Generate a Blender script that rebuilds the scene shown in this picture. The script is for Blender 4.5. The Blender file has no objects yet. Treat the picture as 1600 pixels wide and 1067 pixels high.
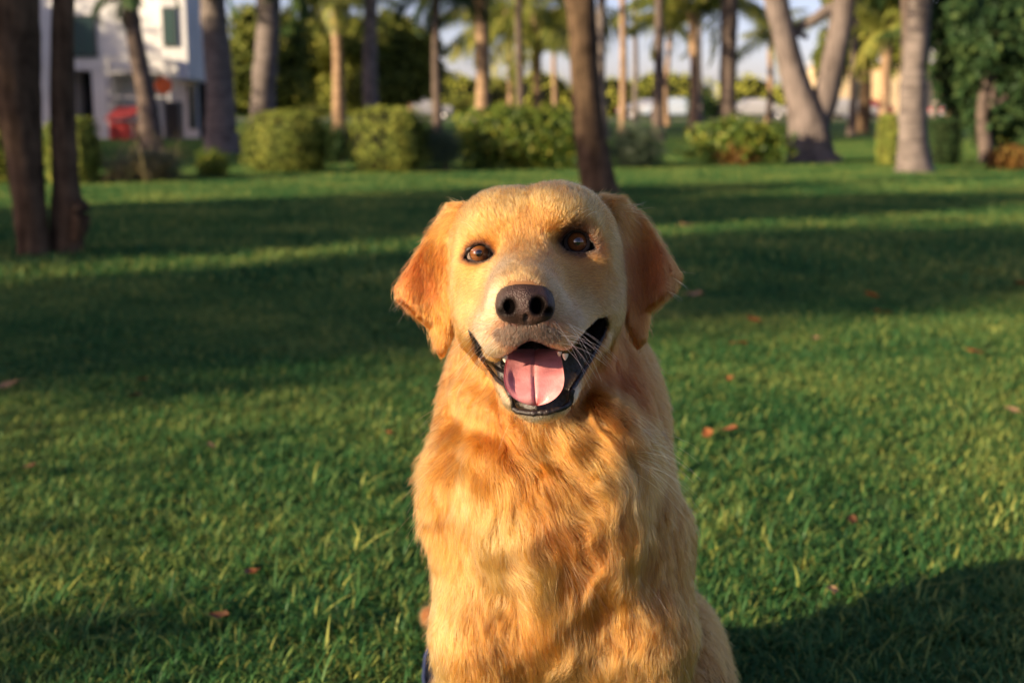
import bpy, math, random
import numpy as np
from mathutils import Vector, Matrix, Euler
from mathutils.bvhtree import BVHTree
from mathutils.kdtree import KDTree

# ------------------------------------------------------------------ camera, sky, sun, exposure
SC = bpy.context.scene
COL = SC.collection
PITCH = math.radians(10.35)
CAMZ = 0.85
FPX = 2000.0                       # focal length in pixels of the 1600 px wide photograph (45 mm on 36 mm)
cd = bpy.data.cameras.new('camera'); cam = bpy.data.objects.new('camera', cd); COL.objects.link(cam)
cam.location = (0, 0, CAMZ); cam.rotation_euler = (math.pi/2 - PITCH, 0, 0)
cd.lens = 45.0; cd.sensor_width = 36.0; cd.clip_start = 0.02; cd.clip_end = 3000
cd.dof.use_dof = True; cd.dof.focus_distance = 1.185; cd.dof.aperture_fstop = 5.6
SC.camera = cam

SUN_EL = math.radians(15.0)
SUN_AZ = math.radians(60.0)        # the light travels 60 degrees to the right of straight ahead
sdir = Vector((math.sin(SUN_AZ)*math.cos(SUN_EL), math.cos(SUN_AZ)*math.cos(SUN_EL), -math.sin(SUN_EL)))
sl = bpy.data.lights.new('sun', 'SUN'); sun = bpy.data.objects.new('sun', sl); COL.objects.link(sun)
sun.rotation_euler = sdir.to_track_quat('-Z', 'Y').to_euler()
sun.location = (-30, -18, 12)
sl.energy = 5.0; sl.angle = math.radians(0.6); sl.color = (1.0, 0.80, 0.53)

world = bpy.data.worlds.new('World'); SC.world = world; world.use_nodes = True
wn = world.node_tree; bg = wn.nodes['Background']
sky = wn.nodes.new('ShaderNodeTexSky'); sky.sky_type = 'NISHITA'; sky.sun_disc = False
sky.sun_elevation = SUN_EL
sv = -sdir
sky.sun_rotation = math.atan2(sv.x, sv.y)      # compass angle of the sun
sky.air_density = 0.7; sky.dust_density = 1.0; sky.ozone_density = 1.2; sky.altitude = 0
tn = wn.nodes.new('ShaderNodeMix'); tn.data_type = 'RGBA'; tn.blend_type = 'MULTIPLY'; tn.inputs[0].default_value = 1.0
tn.inputs[7].default_value = (1.10, 0.90, 1.02, 1)        # film white balance: the pale lavender of the photograph's sky
wn.links.new(sky.outputs[0], tn.inputs[6]); wn.links.new(tn.outputs[2], bg.inputs[0]); bg.inputs[1].default_value = 0.087

SC.view_settings.view_transform = 'Standard'; SC.view_settings.look = 'None'
SC.view_settings.gamma = 1.0; SC.view_settings.exposure = 1.16; SC.view_settings.use_curve_mapping = False
SC.render.engine = 'CYCLES'
SC.cycles.max_bounces = 8; SC.cycles.diffuse_bounces = 4; SC.cycles.glossy_bounces = 4
SC.cycles.transmission_bounces = 6; SC.cycles.transparent_max_bounces = 8
SC.cycles.use_denoising = True
SC.cycles.caustics_reflective = False; SC.cycles.caustics_refractive = False

# ------------------------------------------------------------------ helpers
rng = np.random.default_rng(7)
random.seed(7)
RT = np.array([1, 0, 0.]); FW = np.array([0, math.cos(PITCH), -math.sin(PITCH)]); UP = np.array([0, math.sin(PITCH), math.cos(PITCH)])
CP = np.array([0, 0, CAMZ])

def P(px, py, d):
    """world point seen at photograph pixel px, py at depth d metres along the view axis"""
    return CP + RT*((px-800)/FPX*d) + FW*d - UP*((py-533.5)/FPX*d)
def at(px, py, Y):
    r = RT*((px-800)/FPX) + FW - UP*((py-533.5)/FPX)
    return CP + r*(Y/r[1])
def G(px, py):
    r = RT*((px-800)/FPX) + FW - UP*((py-533.5)/FPX)
    return CP + r*(CAMZ/-r[2])
def camdir(u, v, w):
    """direction: u right, v up, w towards the viewer"""
    a = RT*u + UP*v - FW*w
    return a/np.linalg.norm(a)
def to_px(Q):
    q = Q - CP
    d = q@FW
    return 800 + FPX*(q@RT)/d, 533.5 - FPX*(q@UP)/d, d

def mesh_np(name, V, F, smooth=True):
    """F: (n,3) or (n,4) int array, or a list of such arrays"""
    me = bpy.data.meshes.new(name)
    Fs = F if isinstance(F, list) else [F]
    Fs = [np.asarray(f, np.int32) for f in Fs if len(f)]
    V = np.asarray(V, np.float32)
    nl = sum(f.size for f in Fs); nf = sum(len(f) for f in Fs)
    me.vertices.add(len(V)); me.vertices.foreach_set('co', V.ravel())
    me.loops.add(nl); me.polygons.add(nf)
    me.loops.foreach_set('vertex_index', np.concatenate([f.ravel() for f in Fs]))
    tot = np.concatenate([np.full(len(f), f.shape[1], np.int32) for f in Fs])
    me.polygons.foreach_set('loop_start', np.concatenate([[0], np.cumsum(tot)[:-1]]).astype(np.int32))
    me.polygons.foreach_set('loop_total', tot)
    me.polygons.foreach_set('use_smooth', np.full(nf, smooth))
    me.update(calc_edges=True)
    return me
def face_attr(me, name, vals):
    a = me.attributes.new(name, 'FLOAT', 'FACE'); a.data.foreach_set('value', np.asarray(vals, np.float32))
def point_color(me, name, vals):
    a = me.attributes.new(name, 'FLOAT_COLOR', 'POINT')
    c = np.ones((len(vals), 4), np.float32); c[:, :3] = vals; a.data.foreach_set('color', c.ravel())

def link(name, me, mat=None, parent=None, loc=(0, 0, 0), rz=0.0, scale=None):
    o = bpy.data.objects.new(name, me); COL.objects.link(o)
    o.location = loc; o.rotation_euler = (0, 0, rz)
    if scale is not None: o.scale = (scale,)*3 if np.isscalar(scale) else scale
    if parent is not None: o.parent = parent
    if mat is not None and me is not None and len(me.materials) == 0: me.materials.append(mat)
    return o
def tag(o, label=None, cat=None, group=None, kind=None):
    if label: o['label'] = label
    if cat: o['category'] = cat
    if group: o['group'] = group
    if kind: o['kind'] = kind
    return o
def empty(name, loc, rz=0.0, label=None, cat=None, group=None):
    o = link(name, None, loc=loc, rz=rz); o.empty_display_size = 0.2
    return tag(o, label, cat, group)

class MB:
    """collects simple solids into one mesh"""
    def __init__(s): s.V = []; s.F3 = []; s.F4 = []; s.n = 0
    def add(s, V, F):
        F = np.asarray(F)+s.n
        (s.F3 if F.shape[1] == 3 else s.F4).append(F)
        s.V.append(np.asarray(V, float)); s.n += len(V)
    def box(s, x0, x1, y0, y1, z0, z1, M=None):
        V = np.array([(x, y, z) for z in (z0, z1) for x, y in ((x0, y0), (x1, y0), (x1, y1), (x0, y1))], float)
        if M is not None: V = np.array([M@Vector(v) for v in V])
        s.add(V, [(3, 2, 1, 0), (4, 5, 6, 7), (0, 1, 5, 4), (1, 2, 6, 5), (2, 3, 7, 6), (3, 0, 4, 7)])
    def tube(s, pts, rad, n=10, caps=True, wob=0.0, seed=0):
        pts = np.asarray(pts, float); rad = np.broadcast_to(np.asarray(rad, float), (len(pts),))
        t = np.gradient(pts, axis=0); t /= np.linalg.norm(t, axis=1)[:, None]
        ref = np.array([0, 0, 1.]) if abs(t[0][2]) < .9 else np.array([1., 0, 0])
        a = np.cross(t, ref); a /= np.linalg.norm(a, axis=1)[:, None]; b = np.cross(t, a)
        th = np.linspace(0, 2*np.pi, n, endpoint=False)
        r = rad[:, None]*np.ones(n)
        if wob:
            g = np.random.default_rng(seed)
            k = g.normal(size=(4,))
            ii = np.arange(len(pts))[:, None]
            r = r*(1+wob*(np.sin(3*th+k[0]+ii*.35)+.7*np.sin(5*th-k[1]+ii*.21)+.8*g.normal(size=r.shape)*.6))
        V = pts[:, None]+r[..., None]*(np.cos(th)[None, :, None]*a[:, None]+np.sin(th)[None, :, None]*b[:, None])
        V = V.reshape(-1, 3); F = []
        i = np.arange(len(pts)-1)[:, None]*n; j = np.arange(n)[None]; k = (j+1) % n
        F = np.stack([i+j, i+k, i+n+k, i+n+j], -1).reshape(-1, 4)
        s.add(V, F)
        if caps:
            c = len(V); b0 = s.n-len(V)
            for base, ctr, fl in ((0, pts[0], 1), ((len(pts)-1)*n, pts[-1], 0)):
                s.V.append(ctr[None]); idx = s.n; s.n += 1
                tri = [(b0+base+q, b0+base+(q+1) % n, idx) if fl else (b0+base+(q+1) % n, b0+base+q, idx) for q in range(n)]
                s.F3.append(np.array(tri))
    def mesh(s, name, smooth=True):
        F = []
        if s.F4: F.append(np.concatenate(s.F4))
        if s.F3: F.append(np.concatenate(s.F3))
        return mesh_np(name, np.concatenate(s.V), F, smooth)
    def build(s, name, mat, parent=None, smooth=True, **k):
        return link(name, s.mesh(name, smooth), mat, parent, **k)

def mat(name, base=(.5, .5, .5), rough=.7, spec=.3, metal=0, coat=0, emis=None):
    m = bpy.data.materials.new(name); m.use_nodes = True
    b = m.node_tree.nodes['Principled BSDF']
    b.inputs['Base Color'].default_value = (*base, 1); b.inputs['Roughness'].default_value = rough
    b.inputs['Specular IOR Level'].default_value = spec; b.inputs['Metallic'].default_value = metal
    b.inputs['Coat Weight'].default_value = coat
    return m
def N(m, typ, **k):
    n = m.node_tree.nodes.new(typ)
    for a, b in k.items():
        if a.startswith('i_'): n.inputs[a[2:].replace('_', ' ')].default_value = b
        else: setattr(n, a, b)
    return n
def L(m, a, b): m.node_tree.links.new(a, b)
def ramp(m, fac, stops):
    r = N(m, 'ShaderNodeValToRGB'); e = r.color_ramp.elements
    while len(e) < len(stops): e.new(.5)
    for q, (p, c) in zip(e, stops): q.position = p; q.color = (*c, 1)
    L(m, fac, r.inputs[0]); return r.outputs[0]
def noise_mat(name, stops, scale=5, detail=6, rough=.85, spec=.15, bump=0.0, bscale=None, coord='Object', stretch=None, dist=0.01):
    m = mat(name, rough=rough, spec=spec); b = m.node_tree.nodes['Principled BSDF']
    tc = N(m, 'ShaderNodeTexCoord'); src = tc.outputs[coord]
    if stretch:
        mp = N(m, 'ShaderNodeMapping'); mp.inputs['Scale'].default_value = stretch; L(m, src, mp.inputs[0]); src = mp.outputs[0]
    n = N(m, 'ShaderNodeTexNoise'); n.inputs['Scale'].default_value = scale; n.inputs['Detail'].default_value = detail
    L(m, src, n.inputs['Vector']); L(m, ramp(m, n.outputs['Fac'], stops), b.inputs['Base Color'])
    if bump:
        n2 = N(m, 'ShaderNodeTexNoise'); n2.inputs['Scale'].default_value = bscale or scale*3; n2.inputs['Detail'].default_value = 8
        L(m, src, n2.inputs['Vector'])
        bp = N(m, 'ShaderNodeBump'); bp.inputs['Strength'].default_value = bump; bp.inputs['Distance'].default_value = dist
        L(m, n2.outputs['Fac'], bp.inputs['Height']); L(m, bp.outputs[0], b.inputs['Normal'])
    return m
def leaf_mat(name, dark, mid, light, trans=.35, wscale=.6, rough=.5, gloss=.04):
    """thin leaves: colour differs leaf by leaf through the face attribute 'tint'"""
    m = bpy.data.materials.new(name); m.use_nodes = True; nt = m.node_tree; nt.nodes.clear()
    out = N(m, 'ShaderNodeOutputMaterial')
    at_ = N(m, 'ShaderNodeAttribute', attribute_name='tint')
    geo = N(m, 'ShaderNodeNewGeometry')
    n = N(m, 'ShaderNodeTexNoise'); n.inputs['Scale'].default_value = wscale; n.inputs['Detail'].default_value = 4
    L(m, geo.outputs['Position'], n.inputs['Vector'])
    ma = N(m, 'ShaderNodeMath', operation='MULTIPLY_ADD'); L(m, n.outputs['Fac'], ma.inputs[0]); ma.inputs[1].default_value = 1.1; ma.inputs[2].default_value = -.55
    ad = N(m, 'ShaderNodeMath', operation='ADD'); L(m, ma.outputs[0], ad.inputs[0]); L(m, at_.outputs['Fac'], ad.inputs[1])
    c = ramp(m, ad.outputs[0], [(0, dark), (.5, mid), (1, light)])
    d = N(m, 'ShaderNodeBsdfDiffuse'); t = N(m, 'ShaderNodeBsdfTranslucent'); g = N(m, 'ShaderNodeBsdfGlossy')
    g.inputs['Roughness'].default_value = rough; g.inputs['Color'].default_value = (1, 1, 1, 1)
    L(m, c, d.inputs[0]); L(m, c, t.inputs[0])
    mx = N(m, 'ShaderNodeMixShader'); mx.inputs[0].default_value = trans; L(m, d.outputs[0], mx.inputs[1]); L(m, t.outputs[0], mx.inputs[2])
    m2 = N(m, 'ShaderNodeMixShader'); m2.inputs[0].default_value = gloss; L(m, mx.outputs[0], m2.inputs[1]); L(m, g.outputs[0], m2.inputs[2])
    L(m, m2.outputs[0], out.inputs[0])
    return m
def norm(a): return a/np.maximum(np.linalg.norm(a, axis=-1, keepdims=True), 1e-9)
# ================================================================== GROUND, GRASS, LEAVES
def sheet(name, x0, x1, y0, y1, z, m, n=1):
    xs = np.linspace(x0, x1, n+1); ys = np.linspace(y0, y1, n+1)
    V = np.array([(x, y, z) for y in ys for x in xs]); F = [(j*(n+1)+i, j*(n+1)+i+1, (j+1)*(n+1)+i+1, (j+1)*(n+1)+i) for j in range(n) for i in range(n)]
    return link(name, mesh_np(name, V, np.array(F)), m)
mg_ = noise_mat('lawn_soil', [(.3, (.035,.065,.018)), (.55, (.060,.11,.028)), (.8, (.12,.13,.04))], scale=3, detail=10, rough=.95, spec=.05, bump=.6, bscale=40, dist=.02)
gr_o = sheet('ground', -1500, 1500, -1500, 1500, 0, mg_); gr_o['kind'] = 'structure'

GRASS_D=(.014,.090,.032); GRASS_M=(.072,.192,.054); GRASS_L=(.50,.51,.12)
m_grass = leaf_mat('grass_blade', GRASS_D, GRASS_M, GRASS_L, trans=.42, wscale=1.1, gloss=.012)
def grass_patch(size, nb, lmin, lmax, w, seed, seg=3):
    g = np.random.default_rng(seed)
    n = nb; x = g.uniform(-size/2, size/2, n); y = g.uniform(-size/2, size/2, n)
    # blades leave in small tufts
    nt = max(6, n//9); tx, ty = g.uniform(-size/2, size/2, nt), g.uniform(-size/2, size/2, nt); k = g.integers(0, nt, n)
    x = tx[k]+g.normal(size=n)*size*.035; y = ty[k]+g.normal(size=n)*size*.035
    Lb = g.uniform(lmin, lmax, n)*g.choice([1, 1, 1, 1.45], n); az = g.uniform(0, 2*np.pi, n); bend = g.uniform(.5, 1.9, n); tilt = g.uniform(.15, 1.0, n)
    wd = w*g.uniform(.6, 1.3, n); P_ = []; cx, cy, cz = x.copy(), y.copy(), np.zeros(n)
    cols = []
    for s in range(seg+1):
        t = s/seg; ww = wd*(1-t**1.8)*.5+.0002
        px_, py_ = -np.sin(az)*ww, np.cos(az)*ww
        cols.append((np.stack([cx-px_, cy-py_, cz], -1), np.stack([cx+px_, cy+py_, cz], -1)))
        a = tilt+bend*t
        st = Lb/seg
        cx = cx+np.cos(az)*np.sin(a)*st; cy = cy+np.sin(az)*np.sin(a)*st; cz = np.maximum(cz+np.cos(a)*st, .003)
    V = np.stack([c for p in cols for c in p], 1).reshape(-1, 3)
    F = []
    b0 = np.arange(n)*2*(seg+1)
    for s in range(seg): F.append(np.stack([b0+2*s, b0+2*s+1, b0+2*s+3, b0+2*s+2], -1))
    tint = np.clip(g.normal(.50, .17, n), 0, 1); dry = g.random(n) < .03; tint[dry] = 1.0
    return V, np.concatenate(F), np.concatenate([tint]*seg)
def grass_object(name, pts, rot, scl, var, patches, label):
    """points and blade patches in one mesh; geometry nodes put a patch on every point"""
    V = [pts]; F = []; T = []; vid = [np.full(len(pts), -1)]; off = len(pts)
    for i, (v, f, t) in enumerate(patches):
        V.append(v); F.append(f+off); off += len(v); T.append(t); vid.append(np.full(len(v), i))
    me = mesh_np(name, np.concatenate(V), np.concatenate(F), smooth=False)
    face_attr(me, 'tint', np.concatenate(T))
    nall = off
    def pa(n_, vals, typ='FLOAT'):
        a = me.attributes.new(n_, typ, 'POINT'); full = np.zeros(nall, np.float32 if typ == 'FLOAT' else np.int32); full[:len(vals)] = vals
        a.data.foreach_set('value', full)
    a = me.attributes.new('variant', 'INT', 'POINT'); a.data.foreach_set('value', np.concatenate(vid).astype(np.int32))
    pa('turn', rot); pa('grow', scl); pa('pick', var, 'INT')
    o = link(name, me, m_grass)
    ng = bpy.data.node_groups.new(name, 'GeometryNodeTree'); nd = ng.nodes; lk = ng.links
    ng.interface.new_socket('Geometry', in_out='INPUT', socket_type='NodeSocketGeometry'); ng.interface.new_socket('Geometry', in_out='OUTPUT', socket_type='NodeSocketGeometry')
    gi = nd.new('NodeGroupInput'); go = nd.new('NodeGroupOutput'); jn = nd.new('GeometryNodeJoinGeometry')
    def named(n_, t_):
        x = nd.new('GeometryNodeInputNamedAttribute'); x.data_type = t_; x.inputs[0].default_value = n_; return x.outputs[0]
    vr = named('variant', 'INT'); pk = named('pick', 'INT'); tr = named('turn', 'FLOAT'); gw = named('grow', 'FLOAT')
    def cmpn(sock, val):
        c = nd.new('FunctionNodeCompare'); c.data_type = 'INT'; c.operation = 'EQUAL'; lk.new(sock, c.inputs[2]); c.inputs[3].default_value = val; return c.outputs[0]
    sp = nd.new('GeometryNodeSeparateGeometry'); sp.domain = 'POINT'; lk.new(gi.outputs[0], sp.inputs[0]); lk.new(cmpn(vr, -1), sp.inputs[1])
    cb = nd.new('ShaderNodeCombineXYZ'); lk.new(tr, cb.inputs[2])
    for i in range(len(patches)):
        s2 = nd.new('GeometryNodeSeparateGeometry'); s2.domain = 'POINT'; lk.new(sp.outputs[1], s2.inputs[0]); lk.new(cmpn(vr, i), s2.inputs[1])
        ip = nd.new('GeometryNodeInstanceOnPoints'); lk.new(sp.outputs[0], ip.inputs['Points']); lk.new(cmpn(pk, i), ip.inputs['Selection']); lk.new(s2.outputs[0], ip.inputs['Instance'])
        lk.new(cb.outputs[0], ip.inputs['Rotation']); lk.new(gw, ip.inputs['Scale']); lk.new(ip.outputs[0], jn.inputs[0])
    lk.new(jn.outputs[0], go.inputs[0])
    md = o.modifiers.new('scatter', 'NODES'); md.node_group = ng
    tag(o, label, 'grass', kind='stuff'); return o
def scatter(y0, y1, step, margin=.9, slope=.46):
    pts = []
    for y in np.arange(y0, y1, step):
        hw = margin+slope*max(y, 0)
        xs = np.arange(-hw, hw, step); p = np.stack([xs, np.full(len(xs), y)], -1)+rng.uniform(-.35, .35, (len(xs), 2))*step; pts.append(p)
    p = np.concatenate(pts); return np.concatenate([p, np.zeros((len(p), 1))], 1)
near_p = [grass_patch(.30, 1500, .012, .030, .0031, 100+i) for i in range(6)]
pn = scatter(.4, 6.4, .20)
grass_object('lawn_grass', pn, rng.uniform(0, 6.28, len(pn)), rng.uniform(.8, 1.2, len(pn)), rng.integers(0, 6, len(pn)), near_p, 'short green lawn grass around the dog')
far_p = [grass_patch(.90, 2600, .025, .05, .009, 200+i, seg=2) for i in range(4)]
pf = scatter(6.4, 34, .62, 3, .5)
grass_object('lawn_grass', pf, rng.uniform(0, 6.28, len(pf)), rng.uniform(.85, 1.15, len(pf)), rng.integers(0, 4, len(pf)), far_p, 'mown lawn stretching back to the hedges')

# a few longer weedy tufts in the lawn (part of the turf in the photograph)
tall = [grass_patch(.16, 45, .035, .07, .0045, 300+i, seg=4) for i in range(4)]
tp = []
for (x, y) in ((620,870),(560,880),(500,900),(640,830),(600,790),(1130,830),(1160,850),(1240,900),(1180,780),(350,960),(240,980),(1390,960),(1450,1000),(120,950),(70,1010),(460,1010),(1330,1020),(1240,1040),(560,1030),(1130,740),(1250,730),(980,600),(540,760)):
    q = G(x, y); 
    for k in range(2): tp.append(q+np.array([rng.normal()*.05, rng.normal()*.05, 0]))
tp = np.array(tp); grass_object('grass_tufts', tp, rng.uniform(0, 6.28, len(tp)), rng.uniform(.7, 1.1, len(tp)), rng.integers(0, 4, len(tp)), tall, 'longer tufts of coarse grass in the lawn')

# fallen leaves
LEAFC = {'orange': (.24,.085,.028), 'brown': (.12,.055,.025), 'tan': (.30,.19,.10), 'rust': (.22,.075,.032)}
lm = {k: noise_mat('fallen_leaf_'+k, [(.3, tuple(c*.6 for c in v)), (.7, v)], scale=60, rough=.6, spec=.2) for k, v in LEAFC.items()}
def fallen_leaf(px_, py_, size, kind, label, seed):
    size *= .82
    g = np.random.default_rng(seed); n = 9; V = []; 
    for i in range(n):
        t = i/(n-1); w = .30*math.sin(math.pi*min(1, t**.8))*(1+.1*g.normal())
        for j, a in enumerate((-1, -.5, 0, .5, 1)):
            V.append((t-.5, a*w, .10*abs(a)**1.5+.16*math.sin(t*3+seed)*a*w*2+.12*(t-.5)**2+.02*g.normal()))
    V = np.array(V)*size
    F = np.array([(i*5+j, (i+1)*5+j, (i+1)*5+j+1, i*5+j+1) for i in range(n-1) for j in range(4)])
    stalk = len(V)
    mb = MB(); mb.add(V, F); mb.tube([(-.5*size, 0, .02*size), (-.62*size, .02*size, .05*size), (-.74*size, .05*size, .09*size)], .012*size, 5)
    o = mb.build('fallen_leaf', lm[kind]); q = G(px_, py_); o.location = (q[0], q[1], .026)
    o.rotation_euler = (g.uniform(-.25, .25), g.uniform(-.3, .3), g.uniform(0, 6.28))
    tag(o, label, 'leaf', 'fallen leaves on the lawn')
LEAVES = [
 (14,616,.085,'tan','long pale tan leaf cut off by the picture edge left of the dog'),
 (222,606,.06,'orange','small orange leaf on the shaded lawn, lone one far out from the left ear'),
 (212,632,.06,'brown','dark brown leaf on the shaded lawn near the small orange one'),
 (46,746,.05,'brown','small dark brown leaf in the grass below the long tan leaf'),
 (610,693,.07,'rust','rust pink leaf lying in sunny grass beside the neck ruff'),
 (330,712,.04,'tan','tiny tan leaf in the middle of the lawn on the left'),
 (1155,548,.07,'orange','pale orange leaf at the shadow border above the sunny grass'),
 (1138,605,.06,'orange','upright orange leaf in the sunlit grass beside the right shoulder'),
 (1105,693,.062,'orange','bright orange leaf lowest and closest to the dog on its right'),
 (1140,686,.06,'rust','rust leaf just beyond the bright orange leaf near the dog'),
 (1523,562,.07,'orange','orange red leaf alone in the brightest grass on the right'),
 (1360,471,.11,'orange','flat orange leaf on the shaded lawn above the sunny patch'),
 (1594,452,.11,'orange','orange leaf at the right picture edge in the dim lawn'),
 (1380,498,.09,'brown','brown leaf below the flat orange leaf at the shadow border'),
 (1178,511,.10,'rust','dark rust leaf on the shaded lawn right of the ear'),
 (1085,470,.12,'tan','faint tan leaf on the lawn close to the right ear tip'),
 (1275,540,.06,'tan','small tan leaf in sunny grass halfway across the right lawn'),
 (1365,640,.05,'brown','small brown leaf in the middle of the right lawn'),
 (1330,832,.04,'brown','tiny brown leaf at the edge of the dog\'s shadow'),
 (1300,945,.04,'tan','pale tan leaf inside the dog\'s shadow on the right'),
 (1580,655,.05,'tan','pale tan leaf at the right picture edge in half shade'),
 (345,985,.05,'brown','dark brown leaf in front at the lower left of the lawn'),
 (395,915,.06,'rust','curled rust brown leaf in the grass low on the left'),
 (1075,360,.16,'tan','sunlit tan leaf far back on the lawn beyond the right ear'),
]
for i, (x, y, s, k, lb) in enumerate(LEAVES): fallen_leaf(x, y, s, k, lb, 40+i)

# ================================================================== PLANTS
def leaves_on(points, normals, size, seed, aspect=.5, droop=.0, spread=.8, fold=.25):
    """little folded leaves, two quads each, at points, facing roughly along normals"""
    g = np.random.default_rng(seed); n = len(points)
    nn = norm(normals+g.normal(size=(n, 3))*spread)
    a = norm(np.cross(nn, g.normal(size=(n, 3)))); a[:, 2] -= droop; a = norm(a); b = norm(np.cross(nn, a))
    s = (size*g.uniform(.6, 1.3, n))[:, None]
    v0 = points; v3 = points+a*s; mid = points+a*s*.5
    l = mid+b*s*aspect*.5+nn*s*fold*.3; r = mid-b*s*aspect*.5+nn*s*fold*.3
    V = np.stack([v0, l, v3, r], 1).reshape(-1, 3)
    i = np.arange(n)*4
    F = np.concatenate([np.stack([i, i+1, i+2], -1), np.stack([i, i+2, i+3], -1)])
    t = np.clip(g.normal(.5, .2, n), 0, 1)
    return V, F, np.concatenate([t, t])
def sphere_dirs(n, g):
    v = g.normal(size=(n, 3)); return norm(v)
def core_mesh(V, scale=1): pass
def foliage_mesh(name, blobs, nleaf, size, seed, depth=.28, aspect=.5, droop=0, mat_=None, lump=.12, spread=.8, cut=None):
    """blobs: (x,y,z,rx,ry,rz, boxiness). Leaves fill the outer shell of every blob, gaps stay between clumps"""
    g = np.random.default_rng(seed); vol = np.array([(b[3]*b[4]+b[4]*b[5]+b[3]*b[5]) for b in blobs]); share = (vol/vol.sum()*nleaf).astype(int)
    Pn, Nn = [], []
    for b, k in zip(blobs, share):
        c = np.array(b[:3]); r = np.array(b[3:6]); bx_ = b[6] if len(b) > 6 else 2
        d = sphere_dirs(k, g); dn = np.abs(d)**bx_; d2 = d/(dn.sum(1)**(1/bx_))[:, None]
        lm_ = 1+lump*(np.sin(d2[:, 0]*7+seed)+np.sin(d2[:, 1]*6+2*seed)+np.sin(d2[:, 2]*8-seed)+np.sin((d2[:, 0]+d2[:, 2])*13))*.5
        rad_ = lm_*(1-depth*g.random(k)**1.6)
        Pn.append(c+d2*r*rad_[:, None]); Nn.append(norm(d2/r))
    Pn = np.concatenate(Pn); Nn = np.concatenate(Nn)
    if cut is not None: k = cut(Pn); Pn = Pn[k]; Nn = Nn[k]
    k = Pn[:, 2] > .01; Pn = Pn[k]; Nn = Nn[k]
    V, F, t = leaves_on(Pn, Nn, size, seed+1, aspect, droop, spread)
    V[:, 2] = np.maximum(V[:, 2], .004)
    me = mesh_np(name, V, F, smooth=False); face_attr(me, 'tint', t)
    return me
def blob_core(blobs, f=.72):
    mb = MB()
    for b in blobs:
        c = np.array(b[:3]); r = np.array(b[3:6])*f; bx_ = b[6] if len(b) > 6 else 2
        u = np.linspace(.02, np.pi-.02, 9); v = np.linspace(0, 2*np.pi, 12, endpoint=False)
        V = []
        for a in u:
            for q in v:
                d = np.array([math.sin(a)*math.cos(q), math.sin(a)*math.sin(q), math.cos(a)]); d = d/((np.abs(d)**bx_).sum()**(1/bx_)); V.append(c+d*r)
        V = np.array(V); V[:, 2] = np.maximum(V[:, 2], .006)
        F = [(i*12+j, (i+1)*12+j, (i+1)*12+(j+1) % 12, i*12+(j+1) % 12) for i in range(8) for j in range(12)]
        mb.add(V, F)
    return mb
m_hedge = leaf_mat('hedge_leaf', (.04,.075,.014), (.17,.21,.036), (.42,.41,.08), wscale=3, trans=.05, gloss=.01)
m_croton = leaf_mat('croton_leaf', (.025,.065,.014), (.13,.20,.025), (.48,.44,.06), wscale=2.2, trans=.35, gloss=.02, rough=.5)
m_crotono = leaf_mat('croton_lower_leaf', (.14,.06,.015), (.30,.15,.035), (.42,.29,.07), wscale=3, trans=.35, gloss=.02, rough=.5)
m_dark = leaf_mat('dark_leaf', (.012,.030,.014), (.032,.070,.026), (.08,.12,.036), wscale=1.0, trans=.2, gloss=.006)  # dark leaves, deepened to carry the shade over the right-hand tree
m_olive = leaf_mat('olive_leaf', (.040,.065,.012), (.13,.155,.028), (.40,.38,.07), wscale=.35, trans=.2, gloss=.01)
m_blue = leaf_mat('grey_leaf', (.040,.075,.045), (.09,.14,.075), (.20,.23,.12), wscale=2, trans=.3)
m_frond = leaf_mat('palm_leaf', (.06,.10,.018), (.19,.22,.04), (.46,.40,.09), wscale=.4, trans=.4, gloss=.02)
m_core = mat('dark_core_fill', (.012,.014,.007), rough=.95, spec=.02)  # near-black solid cores added inside foliage to block light
m_stem = noise_mat('shrub_stem', [(.3, (.10,.07,.045)), (.7, (.26,.19,.13))], scale=12, rough=.9, bump=.5)
def bark(name, dark, light, ring=True, scale=6):
    m = mat(name, rough=.92, spec=.1); b = m.node_tree.nodes['Principled BSDF']; tc = N(m, 'ShaderNodeTexCoord')
    n1 = N(m, 'ShaderNodeTexNoise'); n1.inputs['Scale'].default_value = scale; n1.inputs['Detail'].default_value = 8; L(m, tc.outputs['Object'], n1.inputs['Vector'])
    mp = N(m, 'ShaderNodeMapping'); mp.inputs['Scale'].default_value = (1, 1, 14) if ring else (9, 9, 1.4); L(m, tc.outputs['Object'], mp.inputs[0])
    n2 = N(m, 'ShaderNodeTexNoise'); n2.inputs['Scale'].default_value = 2.2; n2.inputs['Detail'].default_value = 5; L(m, mp.outputs[0], n2.inputs['Vector'])
    ad = N(m, 'ShaderNodeMath', operation='ADD'); L(m, n1.outputs['Fac'], ad.inputs[0]); L(m, n2.outputs['Fac'], ad.inputs[1])
    hv = N(m, 'ShaderNodeMath', operation='MULTIPLY'); L(m, ad.outputs[0], hv.inputs[0]); hv.inputs[1].default_value = .5
    L(m, ramp(m, hv.outputs[0], [(.34, dark), (.62, light)]), b.inputs['Base Color'])
    bp = N(m, 'ShaderNodeBump'); bp.inputs['Strength'].default_value = .8; bp.inputs['Distance'].default_value = .03; L(m, hv.outputs[0], bp.inputs['Height']); L(m, bp.outputs[0], b.inputs['Normal'])
    return m
b_grey = bark('pale_palm_bark', (.075,.062,.057), (.215,.18,.163)); b_tan = bark('tan_palm_bark', (.14,.085,.05), (.40,.27,.17))
b_brown = bark('brown_bark', (.030,.020,.012), (.125,.082,.050), ring=False, scale=9); b_dark = bark('dark_palm_bark', (.05,.04,.035), (.16,.12,.10))
b_smooth = bark('smooth_pale_bark', (.075,.060,.054), (.21,.172,.155), ring=False, scale=3)

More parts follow.
